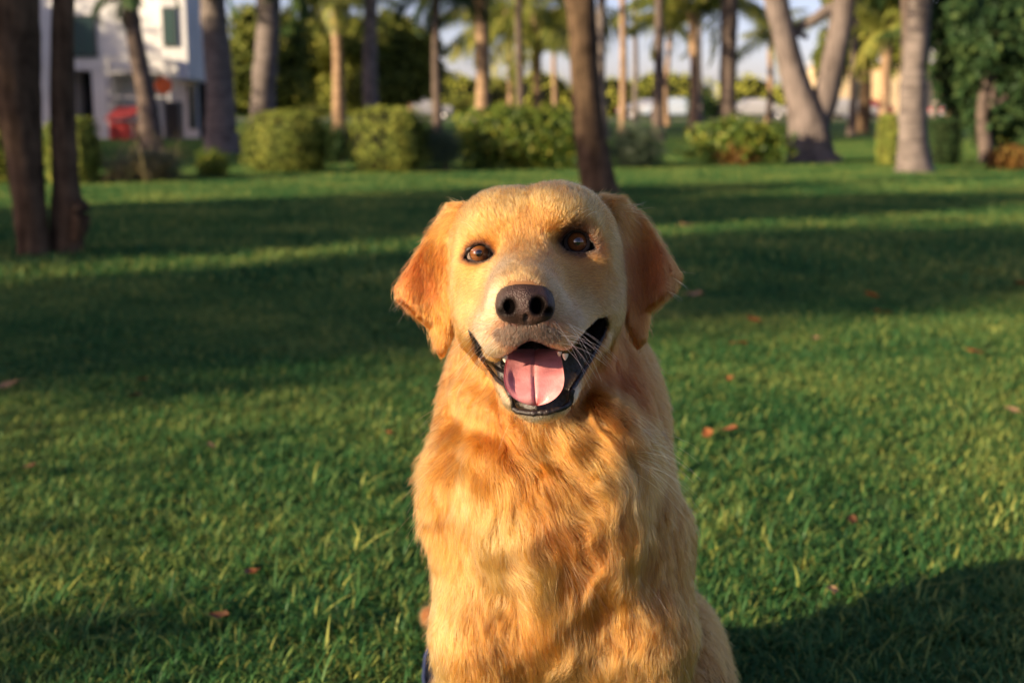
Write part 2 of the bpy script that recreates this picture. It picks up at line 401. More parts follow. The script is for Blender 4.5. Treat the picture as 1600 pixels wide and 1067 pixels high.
def trunk_path(base, top, n=26, sway=.0, seed=0):
    base = np.asarray(base, float); top = np.asarray(top, float); t = np.linspace(0, 1, n)[:, None]
    g = np.random.default_rng(seed); a = g.normal(size=3)*sway; a[2] = 0
    return base+(top-base)*t+a*np.sin(t*math.pi)+np.array([a[1], -a[0], 0])*.4*np.sin(t*2*math.pi)

# ---- palm fronds
def frond_mesh(Lf, droop, seed, nl=32, leafl=.62, w=.05, rise=.55):
    g = np.random.default_rng(seed); mb = MB(); t = np.linspace(0, 1, 12)
    a = rise-droop*t**1.3; st = Lf/11
    x = np.concatenate([[0], np.cumsum(np.cos(a[:-1])*st)]); z = np.concatenate([[0], np.cumsum(np.sin(a[:-1])*st)])
    pts = np.stack([x, 0*x, z], -1)
    mb.tube(pts, Lf*np.linspace(.013, .003, 12), 5)
    nb = mb.n; V, F = [], []
    for k in range(nl):
        tk = .12+.86*k/(nl-1); c = np.array([np.interp(tk, t, x), 0, np.interp(tk, t, z)])
        ln_ = leafl*Lf*math.sin(math.pi*min(1, .12+tk*.86))**.7*g.uniform(.8, 1.1)*.5
        for s in (-1, 1):
            dr = norm(np.array([.55+.4*tk, s*1.0, -.25-.5*g.random()])); dn = np.array([0, 0, -1.])
            p0 = c; p1 = c+dr*ln_*.5+dn*ln_*.06; p2 = c+dr*ln_*.85+dn*ln_*.38; ww = w*Lf/2.2
            sd = norm(np.cross(dr, [0, 0, 1]))*ww*.5
            o = len(V); V += [p0-sd*.5, p0+sd*.5, p1+sd, p1-sd, p2]; F += [(o, o+1, o+2, o+3)]; F += [(o+3, o+2, o+4, o+4)]
    V = np.array(V); F = np.array(F); quad = F[0::2]; tri = F[1::2][:, :3]
    mb.add(V, quad); mb.n -= len(V); mb.V.pop(); mb.F4.pop()
    mb.V.append(V); mb.F4.append(quad+nb); mb.F3.append(tri+nb); mb.n += len(V)
    me = mb.mesh('frond', smooth=False); face_attr(me, 'tint', np.clip(g.normal(.5, .22, len(me.polygons)), 0, 1)); me.materials.append(m_frond)
    return me
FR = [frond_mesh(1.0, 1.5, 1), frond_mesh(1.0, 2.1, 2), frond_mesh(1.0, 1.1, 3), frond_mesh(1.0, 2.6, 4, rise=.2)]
FRD = []  # shaded copies of the fronds: shade put into a darker leaf colour
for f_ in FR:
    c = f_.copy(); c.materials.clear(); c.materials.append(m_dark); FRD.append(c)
def palm(name, base, top, r0, r1, bk, label, group=None, nf=13, fl=2.0, dark=False, seed=0, sway=.05, flare=.35, rings=()):
    g = np.random.default_rng(seed+500); base = np.asarray(base, float); top = np.asarray(top, float)
    e = empty(name, base, label=label, cat='palm tree', group=group)
    n = 34; pts = trunk_path((0, 0, -.03), top-base, n, sway, seed); t = np.linspace(0, 1, n)
    hgt = np.linalg.norm(top-base)
    rr = (r0+(r1-r0)*t**.7)*(1+flare*np.exp(-t*hgt/.35))*(1+.03*g.normal(size=n))
    for zr, k in rings: rr = rr*(1-k*np.exp(-((t*hgt-zr)/.05)**2))
    mb = MB(); mb.tube(pts, rr, 14, wob=.018, seed=seed); mb.build('trunk', bk, e)
    mb = MB(); c = pts[-1]
    for k in range(7):
        a = g.uniform(0, 6.28); mb.tube([c+np.array([0, 0, -.25*fl*.3]), c+np.array([math.cos(a)*r1*1.2, math.sin(a)*r1*1.2, .04*fl]), c+np.array([math.cos(a)*r1*2.2, math.sin(a)*r1*2.2, .16*fl])], [r1*.9, r1*.7, r1*.25], 6)
    mb.build('crown_shaft', b_tan if not dark else b_dark, e)
    for k in range(nf):
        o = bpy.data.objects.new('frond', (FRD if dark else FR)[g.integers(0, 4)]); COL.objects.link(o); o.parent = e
        o.location = c+np.array([0, 0, .03*fl]); o.scale = (fl*1.15*g.uniform(.8, 1.15),)*3
        o.rotation_euler = (g.uniform(-.3, .3), g.uniform(-.75, .55), 2*math.pi*k/nf*1.0+g.uniform(-.25, .25))
    return e

def px_r(w, d): return w/2*d/FPX
def depth_of(Q): return float((np.asarray(Q)-CP)@FW)
def palm_px(name, bx_, Y, tx_, ty_, w0, w1, bk, label, **k):
    """trunk base under pixel bx_ at distance Y on the ground, top where tx_, ty_ falls at the same distance"""
    b_ = at(bx_, 160, Y); b_[2] = 0; t_ = at(tx_, ty_, Y); d = depth_of(b_)
    return palm(name, b_, t_, px_r(w0, d), px_r(w1, d), bk, label, **k)

# near trees at the left: leaning brown trunks with leafy crowns above the picture
def broad_tree(name, base, pts_px, bk, leafm, label, blobs, nleaf, lsize, seed, limbs=(), group=None, cat='tree', aspect=.5):
    e = empty(name, base, label=label, cat=cat, group=group)
    P3, R3 = pts_px
    P3 = np.array(P3)-base; s0 = np.linspace(0, 1, len(P3)); s1 = np.linspace(0, 1, 30)
    PP = np.stack([np.interp(s1, s0, P3[:, k]) for k in range(3)], -1); rr = np.interp(s1, s0, R3)
    for _ in range(2): PP[1:-1] = (PP[:-2]+2*PP[1:-1]+PP[2:])/4; rr[1:-1] = (rr[:-2]+2*rr[1:-1]+rr[2:])/4
    mb = MB(); mb.tube(PP, rr, 16, wob=.035, seed=seed); mb.build('trunk', bk, e)
    for lp, lr in limbs:
        lp = np.array(lp, float)-base; s0 = np.linspace(0, 1, len(lp)); s1 = np.linspace(0, 1, 14)
        mb = MB(); mb.tube(np.stack([np.interp(s1, s0, lp[:, k]) for k in range(3)], -1), np.interp(s1, s0, lr), 10, wob=.03, seed=seed+3); mb.build('limb', bk, e)
    if blobs:
        bl = [(b[0]-base[0], b[1]-base[1], b[2]-base[2], *b[3:]) for b in blobs]
        me = foliage_mesh('crown', bl, nleaf, lsize, seed, depth=.75, aspect=aspect, droop=.3); me.materials.append(leafm)
        link('crown', me, None, e)
    return e

def tl(Y, rows):
    """rows of (px, py, width px) at distance Y -> points and radii"""
    p = [at(x, y, Y) for x, y, w in rows]; return p, [px_r(w, depth_of(q)) for q, (x, y, w) in zip(p, rows)]
Y1 = G(55, 402)[1]
p, r = tl(Y1, [(54,408,66),(53,392,50),(48,330,50),(38,240,56),(26,140,72),(16,40,92),(8,-60,100),(-10,-240,90)]); p[0][2] = -.02
broad_tree('leaning_tree', np.array([p[0][0], p[0][1], 0]), (p, r), b_brown, m_dark, 'thick leaning brown tree trunk at the left picture edge', [(p[-1][0]-.6, Y1, 4.0, 1.6, 1.5, 1.1), (p[-1][0]+.5, Y1+.6, 4.6, 1.4, 1.4, 1.0), (p[-1][0]-1.6, Y1-.5, 3.6, 1.2, 1.2, .8)], 9000, .09, 61,
    limbs=[([p[-2], p[-2]+np.array([.5, .3, .7])], [.12, .05]), ([p[-1], p[-1]+np.array([-.8, 0, .8])], [.12, .05])])
Y2 = G(104, 402)[1]
p, r = tl(Y2+.1, [(104,410,62),(104,392,50),(107,330,54),(104,290,40),(98,200,40),(97,100,36),(99,0,34),(104,-150,32)]); p[0][2] = -.02
broad_tree('slim_tree', np.array([p[0][0], p[0][1], 0]), (p, r), b_brown, m_dark, 'slimmer straight brown trunk with a burl, beside the thick leaning trunk', [(p[-1][0]+.3, Y2+.2, 3.1, 1.1, 1.1, .7), (p[-1][0]+.9, Y2+.8, 3.5, 1.0, 1.0, .7)], 5000, .09, 62,
    limbs=[([at(118,318,Y2+.02), at(126,326,Y2+.02), at(127,352,Y2+.02), at(118,378,Y2+.04)], [.045, .055, .05, .03]), ([p[-1], p[-1]+np.array([.6, .3, .5])], [.06, .03])])
# dark trunk behind the dog
Y3 = G(935, 305)[1]
p, r = tl(Y3, [(938,308,68),(936,292,56),(926,230,50),(917,160,46),(912,90,45),(909,30,44),(903,-40,56),(893,-160,60),(880,-330,50)]); p[0][2] = -.02
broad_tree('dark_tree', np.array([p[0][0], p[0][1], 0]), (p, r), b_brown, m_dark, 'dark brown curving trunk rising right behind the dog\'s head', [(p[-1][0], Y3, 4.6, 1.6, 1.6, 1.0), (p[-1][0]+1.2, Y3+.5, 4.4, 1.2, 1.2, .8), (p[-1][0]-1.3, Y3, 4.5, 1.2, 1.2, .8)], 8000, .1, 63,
    limbs=[([p[-2], p[-2]+np.array([.6, .2, .7])], [.13, .05]), ([p[-2], p[-2]+np.array([-.7, .1, .8])], [.12, .05])])
# forked pale tree
Y4 = G(1268, 256)[1]
p, r = tl(Y4, [(1268,262,98),(1266,245,74),(1264,215,68),(1260,180,56),(1246,140,43),(1230,80,38),(1216,20,37),(1204,-40,38),(1185,-200,36)]); p[0][2] = -.02
p2, r2 = tl(Y4+.05, [(1272,205,40),(1286,165,44),(1300,110,38),(1312,50,38),(1322,-10,36),(1340,-160,34)])
broad_tree('forked_tree', np.array([p[0][0], p[0][1], 0]), (p, r), b_smooth, m_olive, 'pale smooth trunk forking low into two stout limbs', [(p[-1][0], Y4, 4.6, 1.6, 1.6, 1.0), (p2[-1][0], Y4, 4.3, 1.6, 1.6, 1.0), (p2[-1][0]+1.2, Y4+1, 3.9, 1.1, 1.2, .8)], 9000, .1, 64,
    limbs=[(p2, r2), (tl(Y4+.1, [(1262,60,14),(1240,48,16),(1275,30,18),(1300,12,18)][::-1])[0], [.1, .09, .06, .04])])

# palms and tall trunks, left to right (base px, distance, top px, widths)
def crown_z(Y, z): 
    return 160-(z-CAMZ)/Y*2000*.98
PX = [
 ('fan_palm', 233, 22, 203, -8, 36, 22, b_dark, 'dark slanting palm before the white building with drooping fronds', dict(nf=13, fl=.75, dark=True, seed=11)),
 ('stout_palm', 343, 24, 331, -60, 48, 38, b_grey, 'stout grey palm trunk just left of the first clipped hedge', dict(nf=15, fl=1.5, dark=True, seed=12)),
 ('stout_palm', 412, 27, 409, -70, 38, 36, b_grey, 'grey palm trunk standing behind the first clipped hedge', dict(nf=15, fl=1.7, dark=True, seed=13)),
 ('slim_palm', 531, 31, 521, 4, 24, 14, b_tan, 'slim sunlit tan palm between the two clipped hedges', dict(nf=15, fl=1.5, seed=14)),
 ('slim_palm', 586, 28, 580, -30, 28, 20, b_grey, 'pale palm trunk rising behind the second clipped hedge', dict(nf=13, fl=1.6, seed=15)),
 ('thin_palm', 683, 30, 683, -10, 18, 11, b_dark, 'thin dark palm beside the rounded big tree', dict(nf=15, fl=1.4, dark=True, seed=16)),
 ('shaggy_palm', 752, 34, 750, -20, 22, 22, b_tan, 'brown shaggy palm trunk over the dark clipped hedge', dict(nf=14, fl=1.8, dark=True, seed=17)),
 ('thin_palm', 800, 60, 797, 30, 10, 9, b_tan, 'far thin palm with a feathery yellow crown, leftmost of the sunlit row', dict(nf=18, fl=3.4, seed=18)),
 ('thin_palm', 814, 38, 812, -30, 14, 11, b_dark, 'thin grey palm trunk without crown in view over the dark hedge', dict(nf=12, fl=1.6, seed=19)),
 ('feather_palm', 839, 52, 841, 42, 15, 13, b_tan, 'golden feather palm left of the dark curving trunk', dict(nf=20, fl=3.5, seed=20)),
 ('feather_palm', 866, 70, 866, 70, 8, 7, b_tan, 'small distant golden palm beside the larger feather palm', dict(nf=14, fl=2.4, seed=21)),
 ('slim_palm', 944, 34, 941, -90, 19, 13, b_grey, 'cream slim palm trunk just right of the dark curving trunk', dict(nf=12, fl=1.8, seed=22)),
 ('slim_palm', 974, 42, 972, -60, 13, 10, b_tan, 'brown slim palm, second trunk right of the dark curving one', dict(nf=12, fl=1.8, seed=23)),
 ('thin_palm', 992, 60, 990, -40, 9, 8, b_grey, 'very thin pale palm, third trunk right of the dark curving one', dict(nf=12, fl=2.2, seed=24)),
 ('thin_palm', 1029, 33, 1030, -90, 20, 11, b_dark, 'dark thin palm trunk in front of the blue white car', dict(nf=12, fl=1.6, seed=25)),
 ('feather_palm', 1044, 62, 1046, 36, 8, 8, b_tan, 'far feather palm behind the dark thin palm near the car', dict(nf=13, fl=2.0, seed=26)),
 ('feather_palm', 1084, 48, 1083, 22, 15, 13, b_tan, 'feather palm with a full arching crown behind the blue white car', dict(nf=20, fl=3.0, seed=27)),
 ('thin_palm', 1096, 60, 1094, -30, 9, 8, b_grey, 'slender pale palm trunk right beside the full feather palm', dict(nf=12, fl=2.0, seed=28)),
 ('stout_palm', 1139, 36, 1142, -90, 26, 26, b_dark, 'dark brown straight palm left of the forked tree', dict(nf=14, fl=2.4, dark=True, seed=29)),
 ('feather_palm', 1200, 55, 1204, 60, 10, 9, b_tan, 'small palm with low arching fronds against the forked tree', dict(nf=13, fl=2.2, seed=30)),
 ('feather_palm', 1384, 34, 1388, 50, 17, 16, b_tan, 'orange tan palm in front of the cream building', dict(nf=15, fl=1.5, seed=31)),
 ('thin_palm', 1332, 40, 1338, -40, 12, 12, b_dark, 'dark thin palm between the forked tree and the cream building', dict(nf=14, fl=1.7, dark=True, seed=32)),
 ('slim_palm', 1417, 30, 1413, -90, 12, 14, b_dark, 'dark narrow palm close behind the ringed pale palm', dict(nf=14, fl=1.8, dark=True, seed=33)),
 ('thin_palm', 1464, 30, 1467, 55, 13, 10, b_grey, 'thin grey palm just right of the ringed pale palm', dict(nf=13, fl=1.2, dark=True, seed=34)),
 ('slim_palm', 1492, 26, 1497, -60, 14, 16, b_brown, 'dark palm trunk lost in the shade of the right-hand trees', dict(nf=15, fl=1.7, dark=True, seed=35)),
 ('feather_palm', 642, 66, 645, 118, 7, 7, b_tan, 'small golden palm beyond the rounded big tree', dict(nf=15, fl=2.2, seed=36)),
]
for (nm, bx_, Y, tx_, ty_, w0, w1, bk, lb, kw) in PX:
    palm_px(nm, bx_, Y, tx_, ty_, w0, w1, bk, lb, group='palms behind the lawn', **kw)
YM = G(1436, 272)[1]
palm_px('ringed_palm', 1436, YM, 1442, -110, 44, 30, b_grey, 'pale palm trunk with a dark ring, standing at the lawn edge', nf=13, fl=1.5, dark=True, seed=40, flare=.5, rings=((1.36, .12),), group='palms behind the lawn')

# ---- clipped hedges and shrubs
def hedge(name, x0, x1, ytop, ybase, dpt, m, label, n=9000, size=.035, seed=0, box=8, cat='hedge', core=.92, lump=.045, aspect=.55, group=None, depth=.18, droop=0, rz=0.0):
    xc = (x0+x1)/2; q = G(xc, ybase); Y = q[1]; w = (at(x1, ybase, Y)-at(x0, ybase, Y))[0]; h = at(xc, ytop, Y)[2]
    if rz: w = w/(math.cos(abs(rz))+.85*math.sin(abs(rz))); dpt = w*.85
    e = empty(name, (q[0], Y+dpt*.55, 0), rz, label, cat, group)
    bl = [(0, 0, h*.49, w/2, dpt/2, h*.51, box)]
    me = foliage_mesh('foliage', bl, n, size, seed, depth=depth, lump=lump, aspect=aspect, droop=droop, spread=.5); me.materials.append(m); link('foliage', me, None, e)
    mb = blob_core(bl, core); mb.build('dark_core', m_core, e)
    g = np.random.default_rng(seed)
    for k in range(5):
        x = g.uniform(-w*.3, w*.3); mb = MB(); mb.tube([(x, g.uniform(-.1, .1), 0), (x*1.3, 0, h*.4)], [.018, .012], 6); mb.build('stem', m_stem, e)
    return e, w, h
hedge('clipped_hedge', 358, 524, 176, 274, .80, m_hedge, 'rounded block hedge sunlit on its left, first beside the grey palms', 14000, .032, 1, box=5, lump=.08, rz=-.68, group='clipped hedges along the lawn')
hedge('clipped_hedge', 524, 678, 168, 274, .85, m_hedge, 'rounded clipped hedge directly right of the first sunlit block hedge', 14000, .032, 2, box=4, lump=.09, rz=-.62, group='clipped hedges along the lawn')
hedge('leafy_hedge', 716, 905, 166, 269, 1.1, m_croton, 'wide dark leafy hedge behind the dog\'s head, yellow green on top', 7000, .075, 3, box=4.5, core=.72, lump=.10, depth=.4, group='clipped hedges along the lawn')
hedge('shaded_hedge', 58, 152, 184, 291, 1.0, m_hedge, 'dark shaded hedge behind the two left trunks', 9000, .034, 4, box=5, rz=-.4, group='clipped hedges along the lawn')
hedge('shaded_hedge', -70, 30, 186, 291, 1.0, m_hedge, 'hedge cut off by the left picture edge behind the leaning trunk', 9000, .034, 5, box=4, group='clipped hedges along the lawn')
hedge('narrow_hedge', 1370, 1418, 182, 262, .5, m_hedge, 'narrow block hedge sunlit on its left edge, beside the ringed palm', 6000, .034, 6, rz=-.7, group='clipped hedges along the lawn')
hedge('dark_hedge', 1456, 1506, 186, 262, .6, m_dark, 'dark block hedge just right of the ringed palm', 6000, .034, 7, group='clipped hedges along the lawn')
e, w, h = hedge('croton_shrub', 1086, 1236, 183, 262, .8, m_croton, 'broad-leaved yellow green shrub with orange lower leaves', 2600, .10, 8, box=2.4, cat='shrub', core=.55, lump=.2, depth=.6, aspect=.45)
me = foliage_mesh('lower_leaves', [(-w*.08, -.12, h*.26, w*.22, .3, h*.28), (-w*.05, -.3, h*.14, w*.2, .2, h*.15)], 420, .11, 88, depth=.7, aspect=.4); me.materials.append(m_crotono); o = link('lower_leaves', me, None, e); o['label'] = 'orange lower leaves'
# loose bushes
def bush(name, x0, x1, ytop, ybase, m, label, n, size, seed, aspect=.3, cat='bush', lump=.22, dY=0.0, core=.55, depth=.7):
    xc = (x0+x1)/2; q = G(xc, ybase); Y = q[1]+dY; q = at(xc, ybase, Y); w = (at(x1, ybase, Y)-at(x0, ybase, Y))[0]; h = at(xc, ytop, Y)[2]
    e = empty(name, (q[0], Y, 0), label=label, cat=cat)
    g = np.random.default_rng(seed); bl = [(0, 0, h*.5, w*.42, w*.35, h*.48)]
    for k in range(4): bl.append((g.uniform(-.33, .33)*w, g.uniform(-.2, .2)*w, h*g.uniform(.3, .6), w*.22, w*.2, h*.34))
    me = foliage_mesh('foliage', bl, n, size, seed, depth=depth, lump=lump, aspect=aspect); me.materials.append(m); link('foliage', me, None, e)
    blob_core(bl[:1], core).build('dark_core', m_core, e)
    for k in range(3):
        mb = MB(); x = g.uniform(-.2, .2)*w; mb.tube([(x, 0, 0), (x*1.2, 0, h*.5)], [.02, .01], 6); mb.build('stem', m_stem, e)
bush('wispy_bush', 636, 726, 196, 270, m_blue, 'wispy blue green bush filling the gap before the wide leafy hedge', 7000, .07, 21, .14)
bush('wispy_bush', 930, 1046, 188, 264, m_blue, 'loose grey green bush right of the dark curving trunk', 8000, .07, 22, .16)
bush('low_bush', 196, 296, 232, 284, m_blue, 'low dim bush between the shaded hedge and the stout grey palm', 5000, .05, 23, .2)
bush('low_bush', 300, 362, 234, 280, m_croton, 'low yellow green bush at the foot of the stout grey palm', 1800, .06, 24, .4)
bush('dark_shrub', 1068, 1130, 138, 190, m_dark, 'dark shrub by the blue white car and the dark straight palm', 5000, .16, 25, .4)
bush('dark_shrub', 505, 548, 188, 270, m_dark, 'small dark shrub squeezed between the two sunlit clipped hedges', 3000, .05, 26, .4, dY=2)
bush('golden_shrub', 1540, 1606, 224, 268, m_crotono, 'orange tan shrub at the right picture edge', 1500, .07, 27, .35)
bush('golden_shrub', 1555, 1600, 180, 250, m_olive, 'yellowish loose bush behind the orange tan shrub', 2500, .08, 28, .35, dY=3)
bush('green_bush', 1514, 1560, 160, 232, m_dark, 'dark green bush at the foot of the trees on the right', 4000, .09, 29, .4)
bush('sunlit_bush', 690, 760, 148, 186, m_olive, 'pale yellow green bush beyond the gap beside the rounded tree', 3000, .2, 31, .35)
bush('sunlit_bush', 440, 540, 158, 184, m_olive, 'low sunlit bush behind the first two clipped hedges', 3000, .2, 32, .35)
# tall pale grass stalks beside the low bush
m_straw = leaf_mat('straw', (.16,.12,.05), (.32,.25,.11), (.5,.42,.2), trans=.3)
for i, (x, y, w_, lb) in enumerate(((205, 286, .5, 'straw coloured tall grass clump in front of the white building'), (245, 284, .4, 'smaller straw coloured grass clump beside the low dim bush'))):
    q = G(x, y); v, f, t = grass_patch(w_, 300, .40, .62, .012, 700+i, seg=4); me = mesh_np('tall_grass', v, f, False); face_attr(me, 'tint', t); me.materials.append(m_straw)
    o = link('tall_grass', me, None, loc=(q[0], q[1], 0)); tag(o, lb, 'tall grass')

# ---- big trees in the middle distance
def big_tree(name, base, blobs, m, label, n, size, seed, trunk_r=.22, bk=None, nl=3):
    base = np.asarray(base, float); e = empty(name, base, label=label, cat='tree'); bk = bk or b_brown
    zc = np.mean([b[2] for b in blobs]); mb = MB(); mb.tube(trunk_path((0, 0, -.03), (0, 0, zc), 10, .1, seed), np.linspace(trunk_r*1.3, trunk_r*.6, 10), 12, wob=.03, seed=seed); mb.build('trunk', bk, e)
    for b in blobs[:nl]:
        mb = MB(); mb.tube([(0, 0, zc*.5), ((b[0])*.5, b[1]*.5, (zc*.5+b[2])/2), (b[0], b[1], b[2])], [trunk_r*.55, trunk_r*.4, trunk_r*.2], 8); mb.build('limb', bk, e)
    me = foliage_mesh('crown', blobs, n, size, seed, depth=.4, lump=.18, aspect=.6, spread=.6); me.materials.append(m); link('crown', me, None, e)
    blob_core(blobs, .74).build('inner_dark_core', m_core, e)
    return e
def blobs_px(rows, Y, base):
    out = []
    for (x, y, rx, ry, dy) in rows:
        q = at(x, y, Y+dy)-base; s = (Y)/FPX*1.02; out.append((q[0], q[1], q[2], rx*s, max(rx, ry)*s*.8, ry*s))
    return out
bs = at(600, 160, 52); bs[2] = 0
big_tree('rounded_tree', bs, blobs_px([(600,85,70,60,0),(650,95,42,52,1),(555,62,50,34,-1.5),(500,60,50,36,-1),(450,75,50,46,0),(520,112,60,50,1),(625,125,60,42,0),(575,140,60,36,-1),(610,45,40,26,0)], 52, bs), m_olive, 'big rounded dense tree, sunlit yellow green along its top', 30000, .20, 71, .3)
bs = at(415, 160, 46); bs[2] = 0
big_tree('dim_tree', bs, blobs_px([(400,60,50,50,0),(445,80,45,55,2),(380,110,50,45,0),(440,140,50,36,1),(340,120,40,50,1)], 46, bs), m_olive, 'olive tree between the grey palms and the white building', 14000, .18, 72, .25)
bs = at(1545, 240, 20); bs[2] = 0
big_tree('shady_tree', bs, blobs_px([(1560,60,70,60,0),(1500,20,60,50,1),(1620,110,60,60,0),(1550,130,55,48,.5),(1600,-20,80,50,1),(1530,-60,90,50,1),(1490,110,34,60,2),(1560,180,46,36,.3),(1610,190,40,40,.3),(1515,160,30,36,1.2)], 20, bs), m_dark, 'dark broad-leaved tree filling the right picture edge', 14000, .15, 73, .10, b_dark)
bs = at(1350, 160, 44); bs[2] = 0
big_tree('olive_tree', bs, blobs_px([(1340,60,45,40,0),(1380,30,50,40,1),(1300,90,30,40,1),(1420,60,40,50,0),(1350,-20,70,40,0)], 44, bs), m_olive, 'olive green tree above the cream building', 14000, .2, 74, .2)
# far belt of trees beyond the parking: reads as one mass
g = np.random.default_rng(77); bl = []
for x in np.arange(-130, 135, 3.6):
    h_ = g.uniform(2.6, 4.4); bl.append((x+g.normal(), 128+g.normal()*3, h_*.5, g.uniform(2.4, 3.6), 2.2, h_*.62))
m_far = leaf_mat('far_leaf', (.14,.17,.03), (.34,.36,.06), (.55,.52,.10), wscale=.12, trans=.2, gloss=0)
me = foliage_mesh('far_trees', bl, 52000, .42, 78, depth=.4, lump=.2, aspect=.6, spread=.5); me.materials.append(m_far)
o = link('far_trees', me); tag(o, 'low yellow green belt of distant trees along the horizon', 'trees', kind='stuff')
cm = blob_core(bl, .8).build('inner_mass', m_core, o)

# ================================================================== BUILDINGS
m_white = noise_mat('white_render', [(.3, (.58,.575,.57)), (.7, (.68,.675,.67))], scale=1.5, rough=.8, spec=.2)
m_cream = noise_mat('cream_render', [(.3, (.50,.38,.23)), (.7, (.60,.47,.30))], scale=1.5, rough=.8, spec=.2)
m_glass = mat('window_glass', (.02,.06,.055), rough=.08, spec=.8)
m_frame = mat('dark_metal', (.06,.06,.065), rough=.5, spec=.4)
m_railm = mat('grey_metal', (.32,.32,.34), rough=.5)
m_void = mat('dim_interior', (.03,.028,.026), rough=.9)
m_red = mat('red_paint', (.26,.022,.022), rough=.45)
m_orange = mat('orange_paint', (.70,.13,.03), rough=.5)
m_roofg = mat('roof_coping', (.45,.45,.45), rough=.7)
YB = 36.0
YK = [YB]
def wx(px_): return at(px_, 160, YK[0])[0]
def wz(py_): return max(0, at(800, py_, YK[0])[2])
bld = empty('white_building', (wx(180), YB, 0), label='white two-storey modern building behind the left trees', cat='building')
def bbox(name, parent, m, px0, px1, py0, py1, yo0, yo1, smooth=False):
    """box given by its front face in photograph pixels at the building's distance plus offsets in depth"""
    ox, oy = wx(180), YB
    mb = MB(); mb.box(wx(px0)-ox, wx(px1)-ox, yo0, yo1, wz(py1), wz(py0)); return mb.build(name, m, parent, smooth=smooth)
bbox('wall', bld, m_white, -60, 272, -230, 110, 0, 2.5)                 # upper storey
bbox('wall', bld, m_white, 60, 110, 110, 200, .02, 2.5)
bbox('wall', bld, m_white, 145, 176, 110, 220, .02, 2.5)
bbox('wall', bld, m_void, 110, 145, 110, 220, 1.2, 2.5)
bbox('wall', bld, m_white, 176, 262, 110, 220, 1.0, 2.5)
w1 = bbox('wall', bld, m_white, 272, 310, -230, 125, -1.0, 1.2)          # projecting bay
bbox('wall', bld, m_white, 262, 300, 125, 218, .6, 2.4)
bbox('wall', bld, m_void, 300, 312, 128, 218, .8, 2.3)
bbox('roof', bld, m_roofg, -64, 318, -240, -230, -1.1, 2.6)
def window(px0, px1, py0, py1, yo, gl=m_glass):
    f = bbox('window', bld, m_frame, px0, px1, py0, py1, yo-.06, yo-.005)
    mb = MB(); ox = wx(180)
    mb.box(wx(px0+3)-ox, wx((px0+px1)/2-1)-ox, yo-.075, yo-.062, wz(py1-3), wz(py0+3)); p_ = mb.build('pane', gl, f, smooth=False)
    mb = MB(); mb.box(wx((px0+px1)/2+1)-ox, wx(px1-3)-ox, yo-.075, yo-.062, wz(py1-3), wz(py0+3)); mb.build('pane', gl, f, smooth=False)
m_gl2 = mat('green_tinted_glass', (.05,.09,.08), rough=.25, spec=.5)
window(111, 157, 24, 90, 0, m_gl2); window(275, 297, 16, 76, -1.0, m_gl2); window(20, 52, 24, 90, 0, m_gl2); window(286, 298, 132, 202, .6)
window(180, 215, -120, -60, 0, m_gl2); window(112, 157, -120, -60, 0, m_gl2)
YK[0] = YB-1.2
bal = empty('steel_frame', (wx(220), YB-1.2, 0), label='grey steel porch frame in front of the white building', cat='porch frame')
ox = wx(220)
for (a, b_, c, d_) in ((168, 174, 90, 214), (262, 268, 90, 214), (216, 220, 90, 214)):
    mb = MB(); mb.box(wx(a)-ox, wx(b_)-ox, -.06, .06, 0, wz(c)); mb.build('post', m_railm, bal, smooth=False)
for (c, h_) in ((90, 5), (112, 4), (150, 4)):
    mb = MB(); mb.box(wx(168)-ox, wx(268)-ox, -.04, .04, wz(c+h_)+.003, wz(c)+.003); mb.build('rail', m_railm, bal, smooth=False)
# red kiosk awning and orange board under the frame
YK[0] = YB-1.9
kb = empty('red_awning', (wx(195), YB-1.9, 0), label='red covered stall under the porch frame of the white building', cat='stall'); ox = wx(195)
mb = MB(); mb.add(np.array([(wx(173)-ox, -.6, wz(185)), (wx(216)-ox, -.6, wz(182)), (wx(216)-ox, .5, wz(166)), (wx(173)-ox, .5, wz(168)), (wx(173)-ox, -.6, wz(188)), (wx(216)-ox, -.6, wz(185)), (wx(216)-ox, .5, wz(169)), (wx(173)-ox, .5, wz(171))]), [(0,1,2,3),(7,6,5,4),(0,4,5,1),(1,5,6,2),(2,6,7,3),(3,7,4,0)]); mb.build('canopy', m_red, kb, smooth=False)
mb = MB(); mb.box(wx(175)-ox, wx(214)-ox, -.4, .4, 0, wz(190)); mb.build('counter', m_red, kb, smooth=False)
for x in (176, 212):
    for yy in (-.5, .42):
        mb = MB(); mb.box(wx(x)-ox, wx(x+1.5)-ox, yy, yy+.03, 0, wz(181)); mb.build('post', m_railm, kb, smooth=False)
YK[0] = YB-2.2
sg = empty('orange_sign', (wx(257), YB-2.2, 0), label='orange round sign on a post beside the white building', cat='sign')
mb = MB(); mb.tube([(0, 0, 0), (0, 0, wz(122))], .03, 8); mb.build('post', m_frame, sg)
th = np.linspace(0, 2*np.pi, 20, endpoint=False); rs = .22; zc = wz(134)
V = [(rs*math.cos(a)*1.05, yy, zc+rs*math.sin(a)) for yy in (-.045, -.032) for a in th]; mb = MB()
mb.add(V, [(j, (j+1) % 20, 20+(j+1) % 20, 20+j) for j in range(20)]); mb.V.append(np.array([(0, -.045, zc), (0, -.032, zc)])); mb.F3.append(np.array([(j, 40, (j+1) % 20) for j in range(20)]+[(20+j, 20+(j+1) % 20, 41) for j in range(20)])); mb.n += 2
mb.build('disc', m_orange, sg, smooth=False)
